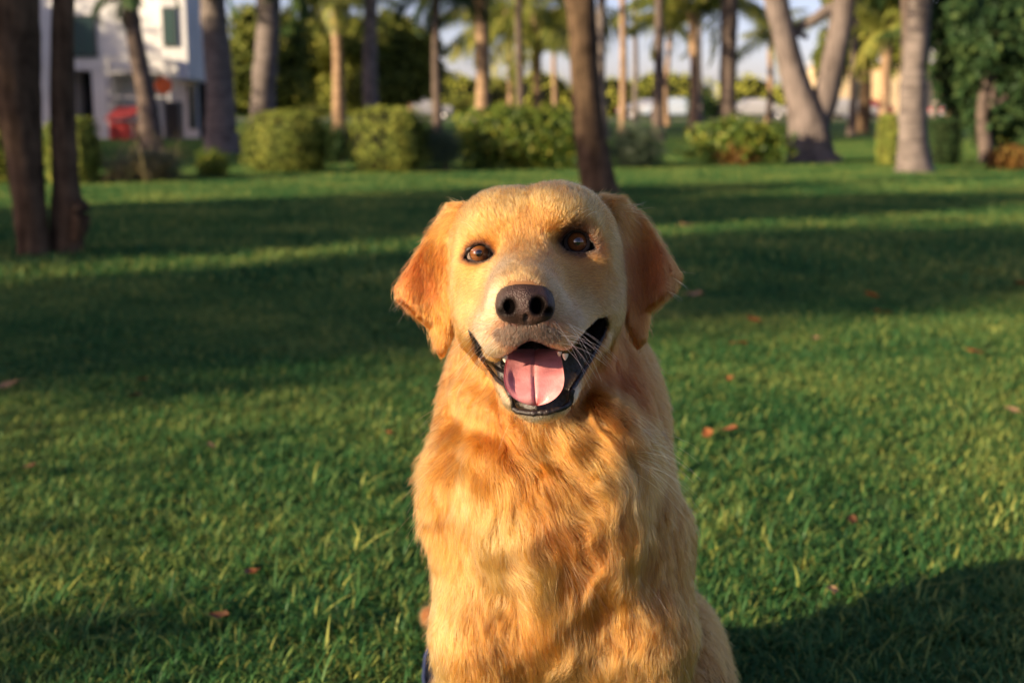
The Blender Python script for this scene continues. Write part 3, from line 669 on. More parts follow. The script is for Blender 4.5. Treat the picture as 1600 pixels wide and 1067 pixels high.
# person-sized dark post box near the sign
YK[0] = YB-2.0
pb = empty('dark_cabinet', (wx(272), YB-2.0, 0), label='dark cabinet standing below the projecting bay of the white building', cat='cabinet')
mb = MB(); mb.box(-.18, .18, -.2, .2, 0, 1.0); mb.build('body', m_frame, pb, smooth=False); mb = MB(); mb.box(-.15, .15, -.212, -.203, .1, .95); mb.build('door', m_void, pb, smooth=False)

# cream building at the right
YC = 104.0
def cx_(px_): return at(px_, 160, YC)[0]
def cz_(py_): return max(0, at(800, py_, YC)[2])
cb_ = empty('cream_building', (cx_(1375), YC, 0), label='low cream building beyond the palms on the right', cat='building'); ox = cx_(1375)
for (a, b_, t_, bt, yo) in ((1296, 1372, 98, 190, 0), (1372, 1428, 92, 190, -.6), (1428, 1520, 104, 190, .4)):
    mb = MB(); mb.box(cx_(a)-ox, cx_(b_)-ox, yo, 8, 0, cz_(t_)); mb.build('wall', m_cream, cb_, smooth=False)
mb = MB(); mb.add([(cx_(1288)-ox, -.9, cz_(100)+.003), (cx_(1526)-ox, -.9, cz_(100)+.003), (cx_(1526)-ox, 8.6, cz_(100)+.003), (cx_(1288)-ox, 8.6, cz_(100)+.003), (cx_(1330)-ox, 3, cz_(60)), (cx_(1490)-ox, 3, cz_(60))], [(3,2,1,0)]); 
mb.F4.append(np.array([(0,1,5,4),(2,3,4,5)])); mb.F3.append(np.array([(1,2,5),(3,0,4)])); mb.build('roof', m_roofg, cb_, smooth=False)
for (a, b_, t_, bt, yo) in ((1336, 1350, 128, 170, 0), (1436, 1450, 130, 176, .4), (1400, 1412, 128, 150, -.6)):
    mb = MB(); mb.box(cx_(a)-ox, cx_(b_)-ox, yo-.05, yo-.004, cz_(bt), cz_(t_)); f = mb.build('window', m_frame, cb_, smooth=False)
    mb = MB(); mb.box(cx_(a+2)-ox, cx_(b_-2)-ox, yo-.065, yo-.052, cz_(bt-2), cz_(t_+2)); mb.build('pane', m_glass, f, smooth=False)

# car park strip
m_asph = noise_mat('asphalt', [(.3, (.04,.04,.042)), (.7, (.065,.064,.062))], scale=8, rough=.95)
o = sheet('parking_road', -90, 110, 88, 99, .004, m_asph); o['kind'] = 'structure'
mk = mat('kerb_concrete', (.11,.11,.10), rough=.9); mb = MB(); mb.box(-90, 110, 87.85, 88, 0, .12); o = mb.build('kerb', mk, smooth=False); o['kind'] = 'structure'

# ---- parked cars
m_tyre = mat('tyre', (.012,.012,.012), rough=.8); m_rim = mat('rim', (.5,.5,.52), rough=.3, metal=.8); m_lamp = mat('head_lamp', (.7,.7,.7), rough=.1); m_tail = mat('tail_lamp', (.45,.02,.02), rough=.2)
m_cglass = mat('car_glass', (.015,.02,.025), rough=.25, spec=.25)
def car(x, y, rz, paint, label, tall=1.0):
    e = empty('parked_car', (x, y, 0), rz, label, 'car', 'cars parked beyond the palms')
    prof = [(-2.2,.35),(-2.25,.62),(-2.15,.86),(-1.5,.95),(-.9,1.40*tall),(-.2,1.48*tall),(.75,1.44*tall),(1.45,1.02),(2.1,.95),(2.2,.65),(2.15,.35)]
    ws = [.80,.84,.86,.86,.66,.62,.64,.84,.84,.84,.80]; V = []; n = len(prof)
    for s in (-1, 1):
        for (a, z), w in zip(prof, ws): V.append((a, s*w, z))
    F = [(i, i+1, n+i+1, n+i) for i in range(n-1)]+[(n-1, 0, n, 2*n-1)]
    mb = MB(); mb.add(V, F)
    for s in (0, 1):
        quads = [(0,1,9,10),(1,2,8,9),(2,3,7,8),(3,4,6,7)]; tris = [(4,5,6)]
        mb.F4.append(np.array([[s*n+k for k in (q if s else q[::-1])] for q in quads])); mb.F3.append(np.array([[s*n+k for k in (q if s else q[::-1])] for q in tris]))
    b_ = mb.build('body', paint, e, smooth=False)
    md = b_.modifiers.new('bevel', 'BEVEL'); md.width = .06; md.segments = 3
    for s in (-1, 1):
        mb = MB(); mb.add([(-1.2, s*.792, 1.03), (.05, s*.80, 1.03), (.0, s*.668, 1.36*tall), (-.75, s*.690, 1.34*tall)], [(0,1,2,3)]); mb.build('side_window', m_cglass, e, smooth=False)
        mb = MB(); mb.add([(.15, s*.80, 1.03), (1.25, s*.80, 1.04), (.72, s*.69, 1.35*tall), (.1, s*.668, 1.36*tall)], [(0,1,2,3)]); mb.build('side_window', m_cglass, e, smooth=False)
        mb = MB(); mb.box(-2.24, -2.14, s*.62-.16, s*.62+.16, .62, .78); mb.build('tail_light', m_tail, e, smooth=False)
        mb = MB(); mb.box(2.10, 2.22, s*.62-.16, s*.62+.16, .66, .80); mb.build('headlight', m_lamp, e, smooth=False)
        mb = MB(); mb.box(.95, 1.1, s*.86, s*1.0, .98, 1.1); mb.build('mirror', paint, e, smooth=False)
        for xx in (-1.4, 1.38):
            mb = MB(); mb.tube([(xx, s*.70, .33), (xx, s*.90, .33)], .33, 20); w_ = mb.build('wheel', m_tyre, e)
            mb = MB(); mb.tube([(xx, s*.902, .33), (xx, s*.915, .33)], .20, 14); mb.build('rim', m_rim, w_)
    mb = MB(); mb.add([(1.36, -.74, 1.075), (1.36, .74, 1.075), (.80, .60, 1.44*tall), (.80, -.60, 1.44*tall)], [(0,1,2,3)]); mb.build('windscreen', m_cglass, e, smooth=False)
    mb = MB(); mb.add([(-1.44, -.74, 1.01), (-.97, -.62, 1.38*tall), (-.97, .62, 1.38*tall), (-1.44, .74, 1.01)], [(0,1,2,3)]); mb.build('rear_window', m_cglass, e, smooth=False)
pw = mat('white_paint', (.34,.34,.35), rough=.2, spec=.5, coat=.6); pbl = mat('pale_blue_paint', (.22,.27,.34), rough=.3, spec=.5, coat=.4); psv = mat('silver_paint', (.45,.46,.48), rough=.25, metal=.5, coat=.6); prd = mat('dark_red_paint', (.25,.04,.03), rough=.25, coat=.6)
def carpx(px_, Y, rz, paint, label, tall=1): q = at(px_, 170, Y); car(q[0], q[1], rz, paint, label, tall)
carpx(1056, 93, 2.7, pbl, 'pale blue white car parked between the palms behind the dark thin palm', 1.05)
carpx(1012, 96, 0, psv, 'silver car half hidden left of the pale blue one')
carpx(1180, 93, 3.1, pw, 'white car seen over the orange-leaved shrub')
carpx(657, 92, 0.2, pw, 'white car seen between the second clipped hedge and the wide leafy hedge')
carpx(1318, 91, .1, pw, 'white car parked before the cream building')
carpx(1345, 95, .1, prd, 'dark red car next to the white one before the cream building')
carpx(1506, 90, .3, pw, 'white car glimpsed through the dark foliage on the right')

# ---- dark blue bag behind the dog
m_navy = noise_mat('navy_cloth', [(.3, (.006,.007,.012)), (.7, (.014,.016,.028))], scale=300, rough=.8, bump=.3, dist=.001)
m_pipe = mat('blue_piping', (.018,.028,.08), rough=.5)
bq = at(700, 1000, 1.68)
bg_ = empty('navy_bag', (bq[0]+.052, 1.72, 0), label='navy cloth bag with blue piping standing behind the dog\'s left flank', cat='bag')
mb = MB(); V = []; nu_, nv2 = 20, 14
for j in range(nv2):
    t = j/(nv2-1)
    for i in range(nu_):
        a = 2*math.pi*i/nu_; cx0 = math.copysign(abs(math.cos(a))**.5, math.cos(a)); sy0 = math.copysign(abs(math.sin(a))**.6, math.sin(a))
        w_ = .085*(1-.25*t**3)*(1+.03*math.sin(5*t+a*2)); V.append((cx0*w_, sy0*.05*(1-.4*t**3), .128*t+.002))
F = [(j*nu_+i, j*nu_+(i+1) % nu_, (j+1)*nu_+(i+1) % nu_, (j+1)*nu_+i) for j in range(nv2-1) for i in range(nu_)]
mb.add(V, F); mb.V.append(np.array([(0, 0, .137), (0, 0, .001)])); mb.F3.append(np.array([((nv2-1)*nu_+i, (nv2-1)*nu_+(i+1) % nu_, mb.n) for i in range(nu_)]+[((i+1) % nu_, i, mb.n+1) for i in range(nu_)])); mb.n += 2
mb.build('pouch', m_navy, bg_)
mb = MB(); mb.tube([(-.083, -.02, .01), (-.087, -.025, .06), (-.084, -.025, .09), (-.07, -.024, .125)], .004, 6); mb.build('piping', m_pipe, bg_)
mb = MB(); mb.tube([(-.045, 0, .128), (-.04, 0, .15), (0, 0, .16), (.04, 0, .15), (.045, 0, .128)], .006, 6); mb.build('handle', m_navy, bg_)

# ================================================================== UNSEEN TREES AND SHRUBS ADDED TO SHADE LAWN, TRUNKS AND BUILDING
SV = np.array([math.sin(SUN_AZ), math.cos(SUN_AZ)])        # ground direction in which shadows run
NV = np.array([-SV[1], SV[0]])
def sq(s_, q_): v = SV*s_+NV*q_; return v                  # along-shadow and across-shadow coordinates
def shade_tree(s_, q_, blobs, n, size, seed, label, m=m_dark, cat='tree', name='shade_tree', tr=.18):
    b_ = sq(s_, q_)
    big_tree(name, (b_[0], b_[1], 0), blobs, m, label, n, size, seed, tr)
shade_tree(-13, 5.25, [(0,0,3.6,1.6,1.5,1.3),(.7,.9,4.4,1.5,1.3,1.1),(-.6,-.6,4.3,1.4,1.2,1.1),(.4,-.5,5.3,1.3,1.3,.9)], 9000, .16, 91, 'leafy tree added for shade out of the picture on the left, nearest to the camera')
shade_tree(-14, 8.5, [(0,0,3.4,1.7,1.5,1.4),(.7,.9,4.5,1.5,1.4,1.2),(-.7,-.6,4.2,1.5,1.3,1.1),(.4,0,5.6,1.3,1.2,.9)], 9000, .16, 92, 'second leafy tree added for shade out of the picture on the left')
shade_tree(-12, 10.3, [(0,0,3.2,1.3,1.2,1.3),(.5,.5,4.5,1.2,1.2,1.1),(-.5,-.4,4.2,1.1,1.1,1.0)], 7000, .16, 93, 'third leafy tree added for shade out of the picture on the left')
shade_tree(-4.0, 1.98, [(0,0,.74,.42,.42,.52),(-.15,.28,.68,.36,.36,.46),(.1,-.25,.66,.34,.34,.44)], 3200, .07, 104, 'low leafy shrub added for shade out of the picture, closer to the camera than the other', name='shade_shrub', cat='shrub', tr=.03)
shade_tree(-4.0, 2.95, [(0,0,.76,.55,.50,.52),(-.25,.5,.70,.5,.5,.50),(-.45,1.0,.66,.45,.45,.46),(.15,-.55,.66,.45,.45,.46)], 4200, .07, 94, 'low leafy shrub added for shade out of the picture left of the camera', name='shade_shrub', cat='shrub', tr=.03)

for i, (s_, q_, sc_, lb) in enumerate(((-8,20.0,1.0,'leafy tree added for shade out of view left of the low bushes'),(-8.5,23.8,1.05,'leafy tree added for shade out of view beyond the one left of the low bushes'),(-8,27.5,1.0,'leafy tree added for shade out of view level with the grey palms'))):
    shade_tree(s_, q_, [(0,0,2.6*sc_,2.1,2.0,1.7),(1.0,1.1,3.9*sc_,1.7,1.6,1.4),(-.9,-.8,3.8*sc_,1.7,1.6,1.4),(.3,0,5.1*sc_,1.6,1.6,1.3)], 8000, .2, 95+i, lb)
for i, (s_, q_, lb) in enumerate(((-4,32,'bushy tree added for shade out of view, nearer one beside the white building'),(-4,37.5,'bushy tree added for shade out of view, farther one beside the white building'))):
    shade_tree(s_, q_, [(0,0,3.9,2.9,2.7,2.4),(1.4,1.3,4.9,2.1,2.0,1.5),(-1.3,-1.1,4.8,2.1,2.0,1.5)], 7000, .22, 98+i, lb)
# ================================================================== THE DOG
def smin(a, b, k):
    h = np.maximum(k-np.abs(a-b), 0)/k
    return np.minimum(a, b)-h*h*k*.25
def smax(a, b, k): return -smin(-a, -b, k)
def ell(Q, c, r, ax=None):
    q = Q-c
    if ax is not None: q = q@np.asarray(ax).T
    else: q = np.stack([q@RT, q@UP, q@FW], -1)
    r = np.asarray(r, float)
    k0 = np.linalg.norm(q/r, axis=-1); k1 = np.linalg.norm(q/(r*r), axis=-1)
    return k0*(k0-1)/np.maximum(k1, 1e-6)
def ellw(Q, c, r):
    q = Q-np.array(c); r = np.asarray(r, float)
    k0 = np.linalg.norm(q/r, axis=-1); k1 = np.linalg.norm(q/(r*r), axis=-1)
    return k0*(k0-1)/np.maximum(k1, 1e-6)
def rc(Q, a, b, ra, rb):
    a = np.asarray(a, float); b = np.asarray(b, float); ab = b-a
    h = np.clip(((Q-a)@ab)/(ab@ab), 0, 1)
    return np.linalg.norm(Q-a-h[..., None]*ab, axis=-1)-(ra+(rb-ra)*h)
def _grow(poly, k, kx=1.0):
    c = np.mean(np.array(poly, float), 0); return [tuple(c+(np.array(p)-c)*np.array([k*kx, k])) for p in poly]
def polydist(px, py, poly):
    """signed distance in pixels to a closed outline, negative inside"""
    poly = np.asarray(poly, float); n = len(poly)
    d = np.full(px.shape, 1e9); s = np.ones(px.shape)
    for i in range(n):
        ax, ay = poly[i]; bx, by = poly[i-1]
        ex, ey = bx-ax, by-ay; wx, wy = px-ax, py-ay
        h = np.clip((wx*ex+wy*ey)/(ex*ex+ey*ey), 0, 1)
        d = np.minimum(d, (wx-ex*h)**2+(wy-ey*h)**2)
        c1 = py >= ay; c2 = py < by; c3 = ex*wy > ey*wx
        s = np.where((c1 & c2 & c3) | (~c1 & ~c2 & ~c3), -s, s)
    return s*np.sqrt(d)

MOUTH = [(735,515),(748,536),(760,554),(772,559),(785,558),(800,550),(815,538),(828,532),(842,535),(860,543),(878,548),(890,545),(903,530),
         (918,512),(933,498),(945,494),(949,504),(941,526),(927,551),(913,576),(899,598),(892,608),(890,627),(880,635),(855,642),(832,644),(810,641),
         (802,635),(799,618),(790,602),(774,590),(762,573),(746,550)]
EYE_L = [(729,403),(734,391),(743,384),(754,383),(763,389),(769,399),(762,406),(750,409),(738,408)]
EYE_R = [(878,383),(884,370),(893,363),(905,362),(915,367),(924,380),(928,388),(916,392),(902,394),(888,391)]
EYE_L = _grow(EYE_L, 1.12, 1.03); EYE_R = _grow(EYE_R, 1.10)
EAR_L = [(728,318),(702,321),(678,358),(650,404),(624,450),(625,464),(650,488),(677,508),(684,542),(690,551),(700,524),(706,490),(705,440),(708,395),(722,352)]
EAR_R = [(930,306),(978,316),(1008,346),(1035,388),(1061,430),(1050,450),(1006,484),(1006,528),(998,536),(985,510),(976,470),(969,425),(965,380),(948,345)]

def ear(Q, px, py, d, poly, side):
    pd = polydist(px, py, poly)*d/FPX
    if side < 0:
        s = (705-px)/75.; top = (480-py)/150.
    else:
        s = (px-975)/80.; top = (470-py)/150.
    s = np.clip(s, -.3, 1.3); top = np.clip(top, -.6, 1)
    surf = 1.250 + .022*s*s + .030*np.maximum(top, 0)**1.5 + .008*np.sin(s*4.2)
    if side > 0: surf = 1.247+.022*s*s+.030*np.maximum(top, 0)**1.5 + .009*np.sin(s*6.0-.4)
    th = .0055
    q = np.stack([np.maximum(pd+.004, 0), np.maximum(np.abs(d-surf)-th, 0)], -1)
    return np.linalg.norm(q, axis=-1)+np.minimum(np.maximum(pd+.004, np.abs(d-surf)-th), 0)-.004

def dog_low(Q):
    """legs, paws, haunches, tail: only below 40 cm"""
    f = rc(Q, P(757,1000,1.31), (-.035,1.235,.10), .042, .026)
    f = smin(f, rc(Q, (-.035,1.235,.10), (-.037,1.21,.035), .026, .024), .02)
    g_ = rc(Q, P(1000,1000,1.32), (.135,1.235,.10), .046, .026)
    g_ = smin(g_, rc(Q, (.135,1.235,.10), (.137,1.21,.035), .026, .024), .02)
    f = np.minimum(f, g_)
    for lx in (-.037, .137):
        f = smin(f, ellw(Q, (lx,1.19,.024), (.030,.040,.022)), .015)
        for k, ty in ((-.019, 1.163), (-.0065, 1.155), (.0065, 1.155), (.019, 1.163)):
            f = smin(f, ellw(Q, (lx+k,ty,.018), (.0085,.016,.0145)), .005)
    f = smin(f, ellw(Q, (.185,1.47,.135), (.086,.15,.140)), .03)
    f = smin(f, ellw(Q, (-.022,1.48,.105), (.078,.15,.098)), .03)
    f = smin(f, rc(Q, (.195,1.50,.04), (.205,1.33,.030), .032, .024), .03)
    f = smin(f, rc(Q, (-.065,1.50,.04), (-.095,1.36,.030), .032, .024), .03)
    f = smin(f, rc(Q, (.06,1.72,.09), (.02,1.90,.04), .045, .03), .04)
    return smin(f, rc(Q, (.02,1.90,.04), (-.13,1.97,.035), .03, .018), .03)
def dog_head(Q):
    px, py, d = to_px(Q)
    E = lambda x, y, z, rx, ry, rz: ell(Q, P(x, y, z), (rx, ry, rz))
    R = lambda x, y, z, r, x2, y2, z2, r2: rc(Q, P(x, y, z), P(x2, y2, z2), r, r2)
    h = E(836,406,1.272,.0715,.0585,.085)
    h = smin(h, E(797,362,1.266,.032,.026,.05), .03)
    h = smin(h, E(882,360,1.266,.034,.026,.05), .03)
    h = smin(h, E(866,350,1.200,.010,.013,.012), .016)
    h = h + .0035*np.exp(-((px-827)/9)**2)*np.clip((352-py)/30, 0, 1)*(d < 1.31)
    h = smin(h, E(779,358,1.230,.028,.024,.028), .04)
    h = smin(h, E(880,344,1.230,.029,.024,.030), .04)
    h = smin(h, E(756,428,1.240,.026,.042,.042), .025)
    h = smin(h, E(921,423,1.240,.026,.042,.042), .025)
    h = smin(h, E(775,475,1.21,.030,.034,.04), .03)
    h = smin(h, E(895,468,1.21,.034,.034,.04), .03)
    h = smin(h, R(824,405,1.212,.026, 819,458,1.125,.0215), .028)       # bridge
    h = smin(h, R(826,470,1.19,.042, 820,488,1.135,.0345), .025)        # muzzle
    h = smin(h, E(791,522,1.137,.0235,.0235,.024), .018)                # flews
    h = smin(h, E(860,515,1.137,.0245,.0225,.024), .018)
    h = smin(h, R(781,522,1.150,.020, 748,508,1.205,.016), .018)
    h = smin(h, R(876,514,1.150,.021, 938,480,1.205,.0135), .018)
    # lower jaw and throat
    j = R(843,612,1.150,.0240, 842,580,1.21,.030)
    j = smin(j, R(826,617,1.146,.016, 860,616,1.146,.016), .012)
    j = smin(j, R(842,580,1.22,.034, 850,540,1.30,.060), .03)
    j = smin(j, R(812,612,1.152,.0125, 760,555,1.200,.008), .012)
    j = smin(j, R(872,610,1.152,.013, 931,528,1.200,.0095), .012)
    h = smin(h, j, .008)
    h = smin(h, E(770,500,1.25,.026,.04,.04), .03)
    h = smin(h, E(915,495,1.25,.028,.04,.04), .03)
    el_ = ear(Q, px, py, d, EAR_L, -1); er = ear(Q, px, py, d, EAR_R, 1)
    return smin(h, np.minimum(el_, er), .004)
def dog_carve(Q, f):
    px, py, d = to_px(Q)
    E = lambda x, y, z, rx, ry, rz: ell(Q, P(x, y, z), (rx, ry, rz))
    f = smax(f, -E(748,396,1.178,.0185,.0125,.012), .012)
    f = smax(f, -E(819,476,1.098,.020,.0155,.012), .004)
    f = smax(f, -E(900,381,1.178,.0215,.0150,.016), .014)
    ey = np.minimum(polydist(px, py, EYE_L), polydist(px, py, EYE_R))*d/FPX
    f = smax(f, -np.maximum(ey, d-1.235), .003)
    mo = polydist(px, py, MOUTH)*d/FPX
    return smax(f, -smax(mo, d-(1.195+.04*np.clip(np.abs(px-838)/105, 0, 1)), .01), .004)
RELIEF = [(700,645,850,718,26,.011),(850,718,915,735,24,.010),(690,600,790,655,26,-.008),(785,962,775,985,36,.013),(905,925,925,965,48,.015),
          (938,635,985,655,24,-.011),(905,690,1000,690,26,-.008),(835,765,905,800,24,.009),(815,850,850,1000,26,-.006),(715,760,760,860,34,-.006),
          (950,760,975,850,30,-.007),(960,900,985,960,24,-.008),(905,620,930,690,22,.010),(850,1050,930,1060,40,-.008)]
def dog_sdf(Q):
    px, py, d = to_px(Q)
    R = lambda x, y, z, r, x2, y2, z2, r2, q: rc(q, P(x, y, z), P(x2, y2, z2), r, r2)
    f = rc(Q, (0.045,1.40,.52), (0.05,1.62,.24), .120, .15)
    m = np.nonzero(d < 1.62)[0]
    if len(m):
        q = Q[m]; E = lambda x, y, z, rx, ry, rz: ell(q, P(x, y, z), (rx, ry, rz))
        g_ = R(848,490,1.365,.070, 854,640,1.335,.073, q)
        g_ = smin(g_, E(862,705,1.335,.085,.085,.092), .05)
        g_ = smin(g_, E(876,830,1.35,.105,.150,.118), .06)
        g_ = smin(g_, E(868,760,1.26,.070,.090,.040), .05)
        g_ = smin(g_, E(709,757,1.32,.025,.040,.04), .03)
        g_ = smin(g_, R(750,830,1.33,.046, 757,1000,1.31,.042, q), .04)
        g_ = smin(g_, R(1005,840,1.34,.050, 1000,1000,1.32,.046, q), .04)
        bx_, by_ = px[m], py[m]
        for (x0, y0, x1, y1, sg, A) in RELIEF:
            ex, ey = x1-x0+1e-6, y1-y0; h = np.clip(((bx_-x0)*ex+(by_-y0)*ey)/(ex*ex+ey*ey), 0, 1)
            g_ = g_+.75*A*np.exp(-((bx_-x0-h*ex)**2+(by_-y0-h*ey)**2)/(sg*sg))*(d[m] < 1.33)
        f[m] = smin(g_, f[m], .07)
    m = np.nonzero(Q[:, 2] < .40)[0]
    if len(m): f[m] = smin(f[m], dog_low(Q[m]), .04)
    m = np.nonzero((Q[:, 2] > .50) & (d < 1.45) & (d > .9))[0]
    if len(m): f[m] = smin(f[m], dog_head(Q[m]), .03)
    m = np.nonzero((Q[:, 2] > .56) & (d < 1.27) & (d > .9))[0]
    if len(m): f[m] = dog_carve(Q[m], f[m])
    return f

def surface_nets(sdf, lo, hi, vox, B=10, proj=1, keep=False):
    lo = np.asarray(lo, float); n = np.ceil((np.asarray(hi)-lo)/vox/B).astype(int)
    D = np.full(tuple(n*B+1), 1.0, np.float32)
    bi = np.stack(np.meshgrid(*[np.arange(k) for k in n], indexing='ij'), -1).reshape(-1, 3)
    bc = lo+(bi+.5)*B*vox
    v = sdf(bc); half = B*vox*.5*1.7321
    g = np.arange(B+1)
    off = np.stack(np.meshgrid(g, g, g, indexing='ij'), -1).reshape(-1, 3)
    for i in np.nonzero(v < -half*1.6)[0]:
        a = bi[i]*B; D[a[0]:a[0]+B+1, a[1]:a[1]+B+1, a[2]:a[2]+B+1] = -1
    act = np.nonzero(np.abs(v) <= half*1.6)[0]
    for c in range(0, len(act), 60):
        ii = act[c:c+60]
        pts = lo+(bi[ii][:, None]*B+off[None])*vox
        val = sdf(pts.reshape(-1, 3)).reshape(len(ii), B+1, B+1, B+1)
        for k, i in enumerate(ii):
            a = bi[i]*B; D[a[0]:a[0]+B+1, a[1]:a[1]+B+1, a[2]:a[2]+B+1] = val[k]
    S = D < 0
    c8 = np.zeros(tuple(np.array(D.shape)-1), np.uint8)
    sh = D.shape
    for dx in (0, 1):
        for dy in (0, 1):
            for dz in (0, 1):
                c8 += S[dx:sh[0]-1+dx, dy:sh[1]-1+dy, dz:sh[2]-1+dz]
    cells = np.nonzero((c8 > 0) & (c8 < 8))
    cid = np.full(c8.shape, -1, np.int32); cid[cells] = np.arange(len(cells[0]))
    C = np.stack(cells, -1)
    acc = np.zeros((len(C), 3)); cnt = np.zeros(len(C))
    cor = [(0,0,0),(1,0,0),(0,1,0),(1,1,0),(0,0,1),(1,0,1),(0,1,1),(1,1,1)]
    val = [D[C[:, 0]+a, C[:, 1]+b, C[:, 2]+c].astype(float) for a, b, c in cor]
    for i in range(8):
        for j in range(i+1, 8):
            if sum(abs(np.array(cor[i])-np.array(cor[j]))) != 1: continue
            x = (val[i] < 0) != (val[j] < 0)
            t = np.where(x, val[i]/np.where(x, val[i]-val[j], 1), 0)
            p = np.array(cor[i])+t[:, None]*(np.array(cor[j])-np.array(cor[i]))
            acc += np.where(x[:, None], p, 0); cnt += x
    V = lo+(C+acc/cnt[:, None])*vox
    F = []
    for ax in range(3):
        sl0 = [slice(1, -1)]*3; sl0[ax] = slice(0, -1); sl1 = list(sl0); sl1[ax] = slice(1, None)
        a = S[tuple(sl0)]; b = S[tuple(sl1)]
        u, w = [(1, 2), (2, 0), (0, 1)][ax]
        for flip, msk in ((0, a & ~b), (1, ~a & b)):
            idx = np.stack(np.nonzero(msk), -1)
            add = np.ones(3, int); add[ax] = 0
            idx = idx+add
            e = []
            for (du, dw) in ((-1, -1), (0, -1), (0, 0), (-1, 0)):
                q = idx.copy(); q[:, u] += du; q[:, w] += dw
                e.append(cid[q[:, 0], q[:, 1], q[:, 2]])
            e = np.stack(e, -1)
            F.append(e[:, ::-1] if flip else e)
    F = np.concatenate(F); F = F[(F >= 0).all(1)]
    gd = np.stack([D[C[:, 0]+a+(k == 0), C[:, 1]+b+(k == 1), C[:, 2]+c+(k == 2)]-D[C[:, 0]+a, C[:, 1]+b, C[:, 2]+c]
                   for k in range(3) for a in ((0,) if k == 0 else (0, 1)) for b in ((0,) if k == 1 else (0, 1)) for c in ((0,) if k == 2 else (0, 1))], -1)
    gr = gd.reshape(-1, 3, 4).mean(2)/vox
    gl = np.linalg.norm(gr, axis=1)
    for _ in range(proj):
        s = sdf(V)
        V = V-gr/np.maximum(gl, .3)[:, None]*np.clip(s/np.maximum(gl, .5), -vox*.6, vox*.6)[:, None]
    return (V, F, D) if keep else (V, F)

